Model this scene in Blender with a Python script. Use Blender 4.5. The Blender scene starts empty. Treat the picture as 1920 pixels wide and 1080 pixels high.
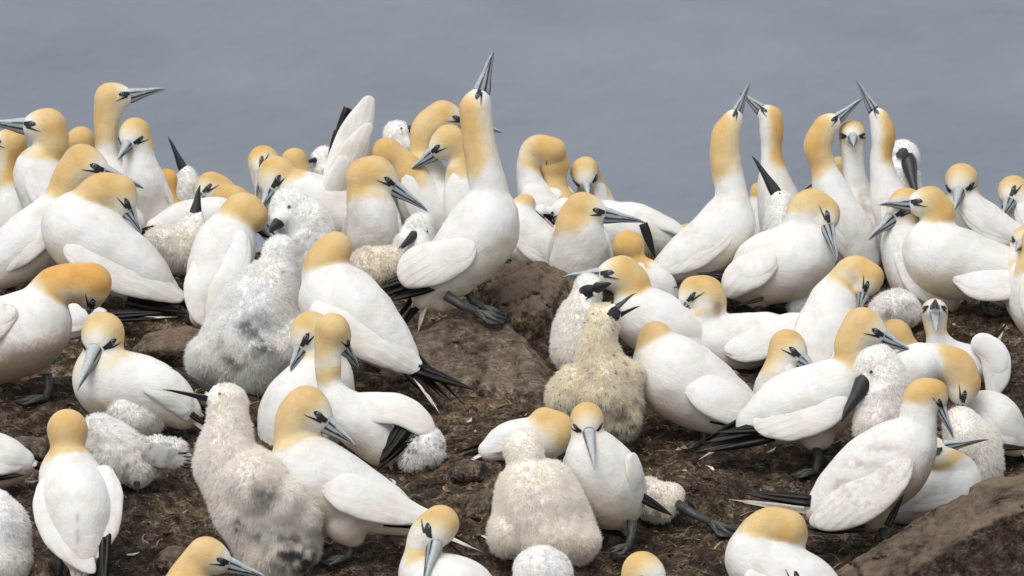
import bpy, math, random
import numpy as np
from mathutils import Vector

scene = bpy.context.scene
COL = scene.collection
R = math.radians

# ---------------------------------------------------------------- camera, sky, sun, exposure
TILT = R(12.0)            # the camera looks down on the colony from a neighbouring rise
DIST = 20.0               # metres to the middle of the colony
LENS = 240.0
FPX = LENS / 36.0 * 1920.0   # focal length in photograph pixels
FWD = np.array([0, math.cos(TILT), -math.sin(TILT)])
UPV = np.array([0, math.sin(TILT), math.cos(TILT)])
RGT = np.array([1.0, 0, 0])
CAM = -FWD * DIST
cam = bpy.data.cameras.new('camera'); cam_o = bpy.data.objects.new('camera', cam); COL.objects.link(cam_o)
cam.lens = LENS; cam.sensor_width = 36.0; cam.clip_start = 0.5; cam.clip_end = 9000
cam_o.location = CAM; cam_o.rotation_euler = (R(90) - TILT, 0, 0)
cam.dof.use_dof = True; cam.dof.focus_distance = DIST - 0.4; cam.dof.aperture_fstop = 11.0
scene.camera = cam_o

SUN_EL, SUN_AZ = R(62), R(-150)      # high, behind the camera and to one side; soft overcast sun
world = bpy.data.worlds.new("World"); scene.world = world; world.use_nodes = True
wn = world.node_tree.nodes; wl = world.node_tree.links
bg = wn['Background']
sky = wn.new('ShaderNodeTexSky'); sky.sky_type = 'NISHITA'; sky.sun_disc = False
sky.sun_elevation = SUN_EL; sky.sun_rotation = SUN_AZ; sky.air_density = 1.0; sky.dust_density = 3.0; sky.ozone_density = 1.0
hsv = wn.new('ShaderNodeHueSaturation'); hsv.inputs['Saturation'].default_value = 0.22
wl.new(sky.outputs[0], hsv.inputs['Color']); wl.new(hsv.outputs[0], bg.inputs['Color'])
bg.inputs['Strength'].default_value = 0.135
sun = bpy.data.lights.new('sun', 'SUN'); sun.energy = 0.95; sun.angle = R(32); sun.color = (1.0, 0.965, 0.91)
sun_o = bpy.data.objects.new('sun', sun); COL.objects.link(sun_o)
sd = Vector((math.sin(SUN_AZ) * math.cos(SUN_EL), math.cos(SUN_AZ) * math.cos(SUN_EL), math.sin(SUN_EL)))
sun_o.rotation_euler = sd.to_track_quat('Z', 'Y').to_euler(); sun_o.location = (-6, -10, 14)
vs = scene.view_settings
vs.view_transform = 'Standard'; vs.look = 'None'; vs.gamma = 1.0; vs.exposure = 0.44
try: vs.use_curve_mapping = False
except Exception: pass
scene.cycles.max_bounces = 6; scene.cycles.diffuse_bounces = 3
try: scene.cycles_curves.shape = 'RIBBONS'
except Exception: pass

# ---------------------------------------------------------------- value noise
def vnoise(P, seed=0):
    """smooth value noise in -1..1 at points P (n,3)"""
    P = np.asarray(P, float); i = np.floor(P).astype(np.int64); f = P - i; f = f * f * f * (f * (f * 6 - 15) + 10)
    def h(a, b, c):
        n = (a * 374761393 + b * 668265263 + c * 2147483647 + seed * 1274126177) & 0xffffffff
        n = ((n ^ (n >> 13)) * 1274126177) & 0xffffffff
        n = ((n ^ (n >> 16)) * 2246822519) & 0xffffffff
        return ((n ^ (n >> 15)) & 0xffff) / 32767.5 - 1.0
    x, y, z = i[:, 0], i[:, 1], i[:, 2]; fx, fy, fz = f[:, 0], f[:, 1], f[:, 2]
    def l(a, b, t): return a + (b - a) * t
    return l(l(l(h(x, y, z), h(x + 1, y, z), fx), l(h(x, y + 1, z), h(x + 1, y + 1, z), fx), fy),
             l(l(h(x, y, z + 1), h(x + 1, y, z + 1), fx), l(h(x, y + 1, z + 1), h(x + 1, y + 1, z + 1), fx), fy), fz)
def fbm(P, seed=0, o=3):
    P = np.asarray(P, float); s = 0; a = 1.0; t = 0
    for k in range(o):
        s = s + a * vnoise(P * 2.03 ** k + k * 17.3, seed + k); t += a; a *= 0.5
    return s / t
def sstep(a, b, x):
    t = np.clip((x - a) / (b - a), 0, 1); return t * t * (3 - 2 * t)

# ---------------------------------------------------------------- the ground as a height function
G0, SLOPE = -0.42, 0.10
MOUNDS = []        # (x, y, radius, height)
def plane_pt(px, py):
    d = RGT * (px - 960) / FPX - UPV * (py - 540) / FPX + FWD
    t = (G0 + SLOPE * CAM[1] - CAM[2]) / (d[2] - SLOPE * d[1])
    return CAM + d * t
def height(x, y, detail=True):
    x = np.asarray(x, float); y = np.asarray(y, float); Z = np.zeros_like(x)
    P = np.stack([x, y, Z], -1).reshape(-1, 3)
    z = G0 + SLOPE * y
    z = z + (0.035 * vnoise(P * 2.1, 3)).reshape(x.shape)
    for (mx, my, r, h) in MOUNDS:
        q = ((x - mx) ** 2 + (y - my) ** 2) / (r * r)
        z = z + h * np.exp(-q * q * 0.9)
    if detail:
        z = z + (0.022 * fbm(P * 7.0, 5, 3)).reshape(x.shape)
        n = vnoise(P * 31.0, 9).reshape(x.shape); m = vnoise(P * 75.0, 11).reshape(x.shape)
        z = z + 0.011 * (1 - np.abs(n) * 2) + 0.005 * m
    c = np.maximum(0, y - 1.5)                       # beyond the crest the cliff falls to the sea
    z = z - 0.55 * c * c - 0.8 * np.maximum(0, c - 1.2) ** 2
    return np.maximum(z, -36.0)
def ground(px, py):
    """the point of the ground seen at a pixel of the photograph"""
    d = RGT * (px - 960) / FPX - UPV * (py - 540) / FPX + FWD
    p0 = plane_pt(px, py); best = None
    ts = np.linspace(-0.9, 0.9, 181) * 1.0 + np.dot(p0 - CAM, FWD)
    P = CAM + d * ts[:, None]
    s = P[:, 2] - height(P[:, 0], P[:, 1])
    k = np.nonzero((s[:-1] > 0) & (s[1:] <= 0))[0]
    if len(k) == 0: return p0
    k = k[0]; a = s[k] / (s[k] - s[k + 1])
    return P[k] * (1 - a) + P[k + 1] * a

# ---------------------------------------------------------------- materials
def mat(name):
    m = bpy.data.materials.new(name); m.use_nodes = True
    nt = m.node_tree; return m, nt.nodes, nt.links, nt.nodes['Principled BSDF']
def node(n, t, **k):
    x = n.new(t)
    for a, v in k.items(): setattr(x, a, v)
    return x
def ramp(n, pts):
    r = n.new('ShaderNodeValToRGB'); e = r.color_ramp.elements
    while len(e) < len(pts): e.new(0.5)
    for q, (p, c) in zip(e, pts): q.position = p; q.color = (c[0], c[1], c[2], 1)
    return r
def noise(n, l, vec, scale, detail=3, rough=0.55):
    t = n.new('ShaderNodeTexNoise'); t.inputs['Scale'].default_value = scale; t.inputs['Detail'].default_value = detail
    t.inputs['Roughness'].default_value = rough
    if vec is not None: l.new(vec, t.inputs['Vector'])
    return t
def mix(n, l, fac, a, b, mode='MIX'):
    m = n.new('ShaderNodeMix'); m.data_type = 'RGBA'; m.blend_type = mode
    for s, v in ((0, fac), (6, a), (7, b)):
        if hasattr(v, 'is_output'): l.new(v, m.inputs[s])
        elif s == 0: m.inputs[0].default_value = v
        else: m.inputs[s].default_value = (*v, 1)
    return m.outputs[2]
def math_(n, l, op, a, b=None, clamp=False):
    m = n.new('ShaderNodeMath'); m.operation = op; m.use_clamp = clamp
    for i, v in enumerate((a, b)):
        if v is None: continue
        if hasattr(v, 'is_output'): l.new(v, m.inputs[i])
        else: m.inputs[i].default_value = v
    return m.outputs[0]

def plumage_material(name='plumage', wing=False):
    m, n, l, b = mat(name)
    at = node(n, 'ShaderNodeAttribute', attribute_name='col'); dr = node(n, 'ShaderNodeAttribute', attribute_name='dirt')
    fc = node(n, 'ShaderNodeAttribute', attribute_name='fc')
    tc = n.new('ShaderNodeTexCoord'); oi = n.new('ShaderNodeObjectInfo')
    off = n.new('ShaderNodeVectorMath'); off.operation = 'ADD'; l.new(tc.outputs['Object'], off.inputs[0]); l.new(oi.outputs['Location'], off.inputs[1])
    big = noise(n, l, off.outputs[0], 14, 5, 0.65); sm = noise(n, l, off.outputs[0], 55, 4, 0.7)
    # soil smears where the bird has been dirty: noise threshold weighted by the dirt map
    w = math_(n, l, 'MULTIPLY', big.outputs[0], sm.outputs[0])
    w = math_(n, l, 'ADD', w, math_(n, l, 'MULTIPLY', dr.outputs['Fac'], 0.36))
    rp = ramp(n, [(0.36, (0, 0, 0)), (0.52, (1, 1, 1))]); l.new(w, rp.inputs[0])
    f = math_(n, l, 'MULTIPLY', rp.outputs[0], math_(n, l, 'POWER', dr.outputs['Fac'], 0.7), True)
    soil = mix(n, l, sm.outputs[0], (0.17, 0.105, 0.055), (0.46, 0.33, 0.20))
    c = mix(n, l, math_(n, l, 'MULTIPLY', f, 0.8), at.outputs['Color'], soil)
    # few dark specks and faint mottling of the feathers
    sp = noise(n, l, off.outputs[0], 130, 2, 0.5); rs = ramp(n, [(0.70, (0, 0, 0)), (0.75, (1, 1, 1))]); l.new(sp.outputs[0], rs.inputs[0])
    c = mix(n, l, math_(n, l, 'MULTIPLY', rs.outputs[0], 0.28), c, (0.16, 0.11, 0.07))
    va = ramp(n, [(0.34, (0.885, 0.85, 0.79)), (0.56, (1, 1, 1))]); l.new(big.outputs[0], va.inputs[0])
    c = mix(n, l, 1.0, c, va.outputs[0], 'MULTIPLY')
    l.new(c, b.inputs['Base Color']); b.inputs['Roughness'].default_value = 0.85; b.inputs['Specular IOR Level'].default_value = 0.2
    b.inputs['Sheen Weight'].default_value = 0.15; b.inputs['Sheen Roughness'].default_value = 0.6
    vo = n.new('ShaderNodeTexVoronoi'); vo.inputs['Scale'].default_value = 1.0; l.new(fc.outputs['Vector'], vo.inputs['Vector'])
    fine = noise(n, l, fc.outputs['Vector'], 3.0, 3, 0.6)
    hsum = math_(n, l, 'ADD', math_(n, l, 'MULTIPLY', vo.outputs['Distance'], -0.5), fine.outputs[0])
    if wing:      # long flight feathers lying side by side
        sx = n.new('ShaderNodeSeparateXYZ'); l.new(fc.outputs['Vector'], sx.inputs[0]); wob = noise(n, l, fc.outputs['Vector'], 0.5, 2)
        fr_ = math_(n, l, 'FRACT', math_(n, l, 'ADD', math_(n, l, 'MULTIPLY', sx.outputs[1], 0.62), math_(n, l, 'ADD', math_(n, l, 'MULTIPLY', wob.outputs[0], 0.9), math_(n, l, 'MULTIPLY', sx.outputs[0], 0.10))))
        edge = math_(n, l, 'MULTIPLY', math_(n, l, 'POWER', fr_, 5.0), sx.outputs[2])
        hsum = math_(n, l, 'ADD', math_(n, l, 'MULTIPLY', hsum, 0.6), math_(n, l, 'MULTIPLY', edge, 1.2))
    bp = n.new('ShaderNodeBump'); bp.inputs['Strength'].default_value = 0.22; bp.inputs['Distance'].default_value = 0.012
    l.new(hsum, bp.inputs['Height']); l.new(bp.outputs[0], b.inputs['Normal'])
    return m
def simple_attr(name, rough, spec=0.4):
    m, n, l, b = mat(name)
    at = node(n, 'ShaderNodeAttribute', attribute_name='col'); tc = n.new('ShaderNodeTexCoord')
    ns = noise(n, l, tc.outputs['Object'], 90, 3); rp = ramp(n, [(0.3, (0.78, 0.78, 0.76)), (0.7, (1.08, 1.08, 1.08))]); l.new(ns.outputs[0], rp.inputs[0])
    l.new(mix(n, l, 1.0, at.outputs['Color'], rp.outputs[0], 'MULTIPLY'), b.inputs['Base Color'])
    b.inputs['Roughness'].default_value = rough; b.inputs['Specular IOR Level'].default_value = spec
    return m
def flat_noise(name, c0, c1, scale, rough, spec=0.3):
    m, n, l, b = mat(name); tc = n.new('ShaderNodeTexCoord'); ns = noise(n, l, tc.outputs['Object'], scale, 4, 0.6)
    rp = ramp(n, [(0.3, c0), (0.7, c1)]); l.new(ns.outputs[0], rp.inputs[0]); l.new(rp.outputs[0], b.inputs['Base Color'])
    b.inputs['Roughness'].default_value = rough; b.inputs['Specular IOR Level'].default_value = spec
    return m
def ground_material():
    m, n, l, b = mat('guano_soil'); tc = n.new('ShaderNodeTexCoord'); g = tc.outputs['Object']
    a = noise(n, l, g, 3.0, 6, 0.65); c2 = noise(n, l, g, 22, 6, 0.7); c3 = noise(n, l, g, 120, 4, 0.7)
    r1 = ramp(n, [(0.36, (0.023, 0.016, 0.011)), (0.5, (0.076, 0.053, 0.036)), (0.64, (0.20, 0.145, 0.098))]); l.new(c2.outputs[0], r1.inputs[0])
    r2 = ramp(n, [(0.36, (0.45, 0.45, 0.45)), (0.64, (1.35, 1.3, 1.25))]); l.new(a.outputs[0], r2.inputs[0])
    c = mix(n, l, 1.0, r1.outputs[0], r2.outputs[0], 'MULTIPLY')
    r3 = ramp(n, [(0.36, (0.38, 0.38, 0.38)), (0.64, (1.75, 1.72, 1.66))]); l.new(c3.outputs[0], r3.inputs[0])
    c = mix(n, l, 1.0, c, r3.outputs[0], 'MULTIPLY')
    sp = noise(n, l, g, 60, 3, 0.6); rs = ramp(n, [(0.68, (0, 0, 0)), (0.74, (1, 1, 1))]); l.new(sp.outputs[0], rs.inputs[0])
    c = mix(n, l, math_(n, l, 'MULTIPLY', rs.outputs[0], 0.55), c, (0.36, 0.30, 0.24))
    gp = noise(n, l, g, 9, 7, 0.75); rg = ramp(n, [(0.565, (0, 0, 0)), (0.64, (1, 1, 1))]); l.new(gp.outputs[0], rg.inputs[0])
    rb = ramp(n, [(0.42, (0, 0, 0)), (0.56, (1, 1, 1))]); l.new(c3.outputs[0], rb.inputs[0])
    c = mix(n, l, math_(n, l, 'MULTIPLY', math_(n, l, 'MULTIPLY', rg.outputs[0], rb.outputs[0]), 0.7), c, (0.38, 0.325, 0.26))
    l.new(c, b.inputs['Base Color']); b.inputs['Roughness'].default_value = 0.85; b.inputs['Specular IOR Level'].default_value = 0.25
    bp = n.new('ShaderNodeBump'); bp.inputs['Strength'].default_value = 1.0; bp.inputs['Distance'].default_value = 0.02
    l.new(math_(n, l, 'ADD', c2.outputs[0], math_(n, l, 'MULTIPLY', c3.outputs[0], 0.5)), bp.inputs['Height']); l.new(bp.outputs[0], b.inputs['Normal'])
    return m
def rock_material(name, dark, mid, pale, guano=0.35):
    m, n, l, b = mat(name); tc = n.new('ShaderNodeTexCoord'); g = tc.outputs['Object']
    a = noise(n, l, g, 5, 7, 0.7); c2 = noise(n, l, g, 26, 6, 0.72); c3 = noise(n, l, g, 110, 4, 0.7)
    r1 = ramp(n, [(0.38, dark), (0.5, mid), (0.63, pale)]); l.new(c2.outputs[0], r1.inputs[0])
    r2 = ramp(n, [(0.35, (0.6, 0.6, 0.6)), (0.65, (1.25, 1.2, 1.15))]); l.new(a.outputs[0], r2.inputs[0])
    c = mix(n, l, 1.0, r1.outputs[0], r2.outputs[0], 'MULTIPLY')
    r3 = ramp(n, [(0.34, (0.45, 0.45, 0.45)), (0.66, (1.55, 1.55, 1.55))]); l.new(c3.outputs[0], r3.inputs[0])
    c = mix(n, l, 1.0, c, r3.outputs[0], 'MULTIPLY')
    # dried droppings lie where the rock faces up, broken by noise
    ge = n.new('ShaderNodeNewGeometry'); sx = n.new('ShaderNodeSeparateXYZ'); l.new(ge.outputs['Normal'], sx.inputs[0])
    up = ramp(n, [(0.55, (0, 0, 0)), (0.88, (1, 1, 1))]); l.new(sx.outputs[2], up.inputs[0])
    rg = ramp(n, [(0.33, (0, 0, 0)), (0.55, (1, 1, 1))]); l.new(a.outputs[0], rg.inputs[0])
    f = math_(n, l, 'MULTIPLY', math_(n, l, 'MULTIPLY', up.outputs[0], rg.outputs[0]), guano)
    c = mix(n, l, f, c, mix(n, l, c3.outputs[0], (0.17, 0.118, 0.08), (0.46, 0.36, 0.265)))
    sp = noise(n, l, g, 45, 3, 0.6); rs = ramp(n, [(0.66, (0, 0, 0)), (0.72, (1, 1, 1))]); l.new(sp.outputs[0], rs.inputs[0])
    c = mix(n, l, math_(n, l, 'MULTIPLY', rs.outputs[0], 0.4), c, (0.38, 0.31, 0.25))
    l.new(c, b.inputs['Base Color']); b.inputs['Roughness'].default_value = 0.9; b.inputs['Specular IOR Level'].default_value = 0.2
    bp = n.new('ShaderNodeBump'); bp.inputs['Strength'].default_value = 1.0; bp.inputs['Distance'].default_value = 0.035
    l.new(math_(n, l, 'ADD', c2.outputs[0], math_(n, l, 'MULTIPLY', c3.outputs[0], 0.6)), bp.inputs['Height']); l.new(bp.outputs[0], b.inputs['Normal'])
    return m
def sea_material():
    m, n, l, b = mat('sea_water'); tc = n.new('ShaderNodeTexCoord')
    mp = n.new('ShaderNodeMapping'); mp.inputs['Scale'].default_value = (0.8, 0.42, 1.0); mp.inputs['Rotation'].default_value = (0, 0, 0.25); l.new(tc.outputs['Object'], mp.inputs[0])
    a = noise(n, l, mp.outputs[0], 0.16, 4, 0.6); c = noise(n, l, mp.outputs[0], 0.9, 4, 0.6)
    r = ramp(n, [(0.3, (0.114, 0.137, 0.178)), (0.7, (0.172, 0.194, 0.234))]); l.new(a.outputs[0], r.inputs[0])
    l.new(r.outputs[0], b.inputs['Base Color']); b.inputs['Roughness'].default_value = 0.35; b.inputs['IOR'].default_value = 1.33
    bp = n.new('ShaderNodeBump'); bp.inputs['Strength'].default_value = 1.0; bp.inputs['Distance'].default_value = 0.35
    l.new(math_(n, l, 'ADD', a.outputs[0], math_(n, l, 'MULTIPLY', c.outputs[0], 0.4)), bp.inputs['Height']); l.new(bp.outputs[0], b.inputs['Normal'])
    return m

M_PLUM = plumage_material()
M_WING = plumage_material('wing_plumage', True)
M_BILL = simple_attr('bill_horn', 0.42, 0.4)
M_EYE = simple_attr('eye_gloss', 0.12, 0.6)
M_BLACK = flat_noise('black_primaries', (0.008, 0.007, 0.007), (0.026, 0.021, 0.018), 60, 0.55, 0.35)
M_SKIN = flat_noise('bare_black_skin', (0.008, 0.009, 0.011), (0.020, 0.022, 0.026), 80, 0.5, 0.4)
M_LEG = flat_noise('dark_leg_scales', (0.018, 0.020, 0.020), (0.065, 0.068, 0.064), 70, 0.5, 0.4)
M_GREEN = flat_noise('green_toe_line', (0.10, 0.12, 0.085), (0.16, 0.18, 0.13), 60, 0.5)
M_DOWN = simple_attr('chick_skin_down', 0.95, 0.1)
def down_material():
    m, n, l, b = mat('chick_down'); at = node(n, 'ShaderNodeAttribute', attribute_name='col')
    d = n.new('ShaderNodeBsdfDiffuse'); t = n.new('ShaderNodeBsdfTranslucent'); x = n.new('ShaderNodeMixShader'); x.inputs[0].default_value = 0.50
    l.new(at.outputs['Color'], d.inputs['Color']); l.new(at.outputs['Color'], t.inputs['Color']); l.new(d.outputs[0], x.inputs[1]); l.new(t.outputs[0], x.inputs[2])
    l.new(x.outputs[0], n['Material Output'].inputs['Surface']); n.remove(b); return m
M_STRAND = down_material()
M_GROUND = ground_material()
M_ROCK = rock_material('brown_rock', (0.055, 0.041, 0.032), (0.18, 0.138, 0.106), (0.42, 0.335, 0.26), 0.40)
M_ROCKP = rock_material('pale_crusted_rock', (0.040, 0.028, 0.019), (0.15, 0.108, 0.073), (0.38, 0.30, 0.215), 0.95)
M_ROCKD = rock_material('dark_rock', (0.026, 0.019, 0.015), (0.072, 0.052, 0.039), (0.16, 0.12, 0.09), 0.95)
M_SEA = sea_material()

# ---------------------------------------------------------------- mesh helpers
def new_mesh(name, V, F, smooth=True):
    me = bpy.data.meshes.new(name); V = np.asarray(V, np.float32); me.vertices.add(len(V)); me.vertices.foreach_set('co', V.ravel())
    if isinstance(F, np.ndarray):
        k = F.shape[1]; tot = np.full(len(F), k, np.int32); flat = F.astype(np.int32).ravel()
    else:
        tot = np.array([len(f) for f in F], np.int32); flat = np.array([i for f in F for i in f], np.int32)
    me.loops.add(len(flat)); me.loops.foreach_set('vertex_index', flat)
    me.polygons.add(len(tot)); st = np.zeros(len(tot), np.int32); st[1:] = np.cumsum(tot)[:-1]
    me.polygons.foreach_set('loop_start', st); me.polygons.foreach_set('loop_total', tot)
    me.polygons.foreach_set('use_smooth', np.full(len(tot), smooth, bool))
    me.update(calc_edges=True); return me
def set_attr(me, name, kind, data):
    a = me.attributes.new(name, kind, 'POINT'); data = np.asarray(data, np.float32)
    if kind == 'FLOAT_COLOR':
        if data.shape[1] == 3: data = np.concatenate([data, np.ones((len(data), 1), np.float32)], 1)
        a.data.foreach_set('color', data.ravel())
    elif kind == 'FLOAT_VECTOR': a.data.foreach_set('vector', data.ravel())
    else: a.data.foreach_set('value', data.ravel())
def link(name, me, m, parent=None, **props):
    o = bpy.data.objects.new(name, me); COL.objects.link(o)
    if m is not None and hasattr(me, 'materials'): me.materials.append(m)
    if parent is not None: o.parent = parent
    for k, v in props.items(): o[k] = v
    return o

def surface_nets(F, org, h):
    """quads of the zero surface of the sampled field F (negative inside)"""
    S = F < 0; nx, ny, nz = F.shape
    c = np.zeros((nx - 1, ny - 1, nz - 1), np.int8)
    corners = [(i, j, k) for i in (0, 1) for j in (0, 1) for k in (0, 1)]
    sl = lambda a, d, n: a[d[0]:n[0] - 1 + d[0], d[1]:n[1] - 1 + d[1], d[2]:n[2] - 1 + d[2]]
    N = (nx, ny, nz)
    for d in corners: c += sl(S, d, N)
    act = (c > 0) & (c < 8); idx = np.full(act.shape, -1, np.int64); ii = np.argwhere(act); idx[act] = np.arange(len(ii))
    pos = np.zeros((len(ii), 3)); cnt = np.zeros(len(ii))
    for ax in range(3):
        o = [a for a in range(3) if a != ax]
        for p in (0, 1):
            for q in (0, 1):
                d0 = [0, 0, 0]; d0[o[0]] = p; d0[o[1]] = q; d1 = list(d0); d1[ax] = 1
                a = F[ii[:, 0] + d0[0], ii[:, 1] + d0[1], ii[:, 2] + d0[2]]; b = F[ii[:, 0] + d1[0], ii[:, 1] + d1[1], ii[:, 2] + d1[2]]
                cr = (a < 0) != (b < 0); t = np.where(cr, a / np.where(cr, a - b, 1), 0)
                v = np.tile(np.array(d0, float), (len(ii), 1)); v[:, ax] += t
                pos[cr] += v[cr]; cnt[cr] += 1
    V = org + h * (ii + pos / cnt[:, None]); Q = []
    for ax in range(3):
        o1, o2 = (ax + 1) % 3, (ax + 2) % 3
        n = [nx, ny, nz]; n[ax] -= 1
        a = S[tuple(slice(0, n[k]) for k in range(3))]
        b = S[tuple(slice(1, None) if k == ax else slice(0, n[k]) for k in range(3))]
        e = np.argwhere(a != b); e = e[(e[:, o1] > 0) & (e[:, o2] > 0) & (e[:, o1] < N[o1] - 1) & (e[:, o2] < N[o2] - 1)]
        if not len(e): continue
        def cell(d1, d2):
            x = e.copy(); x[:, o1] -= d1; x[:, o2] -= d2; return idx[x[:, 0], x[:, 1], x[:, 2]]
        q = np.stack([cell(1, 1), cell(0, 1), cell(0, 0), cell(1, 0)], 1)
        fl = ~a[e[:, 0], e[:, 1], e[:, 2]]; q[fl] = q[fl][:, ::-1]; Q.append(q)
    return V, np.concatenate(Q)
def blur3(F, n=1):
    for _ in range(n):
        for ax in range(3):
            G = F.copy(); s = [slice(None)] * 3
            a = list(s); a[ax] = slice(1, -1); lo = list(s); lo[ax] = slice(0, -2); hi = list(s); hi[ax] = slice(2, None)
            G[tuple(a)] = 0.5 * F[tuple(a)] + 0.25 * (F[tuple(lo)] + F[tuple(hi)]); F = G
    return F

def catmull(P, n):
    """points of a Catmull-Rom curve through P (rows: u v w r), about n in all, centripetal enough for our even spacing"""
    P = np.asarray(P, float)
    if len(P) == 2: P = np.stack([P[0], (P[0] + P[1]) / 2, P[1]])
    Q = np.vstack([2 * P[0] - P[1], P, 2 * P[-1] - P[-2]]); out = []
    L = np.linalg.norm(np.diff(P[:, :3], axis=0), axis=1); tot = L.sum()
    for i in range(len(P) - 1):
        m = max(2, int(round(n * L[i] / tot))); t = np.arange(m)[:, None] / m
        a, b, c, d = Q[i], Q[i + 1], Q[i + 2], Q[i + 3]
        out.append(0.5 * (2 * b + (c - a) * t + (2 * a - 5 * b + 4 * c - d) * t ** 2 + (3 * b - a - 3 * c + d) * t ** 3))
    out.append(P[-1:]); C = np.vstack(out); C[:, 3] = np.maximum(C[:, 3], 2.0); return C

def sphere_field(S, h, A=None, blur=1, noise_fn=None, pad=4):
    """field of a union of spheres S (u v w r) in pixel space. A: 3x3 map applied before measuring (for flattened shapes)."""
    T = S[:, :3] if A is None else S[:, :3] @ A.T
    lo = (T - S[:, 3:4]).min(0) - pad * h; hi = (T + S[:, 3:4]).max(0) + pad * h
    n = np.ceil((hi - lo) / h).astype(int) + 1; F = np.full(n, pad * h, np.float32)
    for (c, r) in zip(T, S[:, 3]):
        a = np.maximum(0, np.floor((c - r - pad * h - lo) / h).astype(int)); b = np.minimum(n, np.ceil((c + r + pad * h - lo) / h).astype(int) + 1)
        X = [((np.arange(a[k], b[k]) * h + lo[k]) - c[k]) ** 2 for k in range(3)]
        D = np.sqrt(X[0][:, None, None] + X[1][None, :, None] + X[2][None, None, :]) - r
        v = F[a[0]:b[0], a[1]:b[1], a[2]:b[2]]; np.minimum(v, D, out=v)
    if blur: F = blur3(F, blur)
    if noise_fn is not None:
        m = np.abs(F) < 2.5 * h; ii = np.argwhere(m); F[m] += noise_fn(lo + ii * h)
    V, Q = surface_nets(F, lo, h)
    if A is not None: V = V @ np.linalg.inv(A).T
    return V, Q

class Frame:
    """pixel space of the photograph at one distance -> local metres of a thing standing at its ground point"""
    def __init__(s, px, py, lift=0.0, G=None):
        s.G = ground(px, py) if G is None else np.asarray(G, float)
        s.d = float(np.dot(s.G - CAM, FWD)); s.k = s.d / FPX
        gu = 960 + np.dot(s.G - CAM, RGT) / s.k; gv = 540 - np.dot(s.G - CAM, UPV) / s.k
        s.o = np.array([gu, gv, 0.0])
        s.M = np.stack([RGT, -UPV, FWD]) * s.k
    def loc(s, P): return (np.asarray(P, float) - s.o) @ s.M
UP = np.array([0, -math.cos(TILT), -math.sin(TILT)])     # world up, in pixel space
def unit(v):
    v = np.asarray(v, float); return v / max(1e-9, np.linalg.norm(v))
def p3(t):
    t = tuple(t); return np.array([t[0], t[1], t[2] if len(t) > 2 else 0.0], float)

def blade(base, tip, width, nrm, bend=0.0, tail=0.35, thick=0.10, n=9):
    """one long feather: a thin lens from base to tip"""
    b, t = np.asarray(base, float), np.asarray(tip, float); a = t - b; L = np.linalg.norm(a); a = a / L
    nr = unit(nrm - np.dot(nrm, a) * a); sd = np.cross(a, nr); V = []; F = []
    for i in range(n + 1):
        s = i / n; w = width * max(0.04, (1 - s ** 1.9)) ** 0.9 * (tail + (1 - tail) * min(1, 1.6 * s + 0.45)); c = b + a * L * s + sd * bend * math.sin(s * math.pi)
        V += [c + sd * w * 0.5, c + nr * thick * w * 0.5, c - sd * w * 0.5, c - nr * thick * w * 0.5]
    for i in range(n):
        for j in range(4): F.append((i * 4 + j, i * 4 + (j + 1) % 4, i * 4 + 4 + (j + 1) % 4, i * 4 + 4 + j))
    F += [(3, 2, 1, 0), (n * 4, n * 4 + 1, n * 4 + 2, n * 4 + 3)]
    return V, F
def tube(P, n=8):
    """round tube through P rows (u v w r)"""
    P = np.asarray(P, float); V = []; F = []; prev = None
    for i, q in enumerate(P):
        t = unit(P[min(i + 1, len(P) - 1), :3] - P[max(i - 1, 0), :3]); ref = np.array([0, 0, 1.0]) if abs(t[2]) < 0.9 else np.array([1.0, 0, 0])
        x = unit(np.cross(ref, t)) if prev is None else unit(prev - np.dot(prev, t) * t); prev = x; y = np.cross(t, x)
        for k in range(n):
            a = 2 * math.pi * k / n; V.append(q[:3] + q[3] * (math.cos(a) * x + math.sin(a) * y))
    for i in range(len(P) - 1):
        for k in range(n): F.append((i * n + k, i * n + (k + 1) % n, (i + 1) * n + (k + 1) % n, (i + 1) * n + k))
    F += [tuple(range(n))[::-1], tuple((len(P) - 1) * n + k for k in range(n))]
    return V, F
def join(parts):
    V = []; F = []
    for v, f in parts:
        o = len(V); V += list(v); F += [tuple(i + o for i in q) for q in f]
    return V, F

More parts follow.
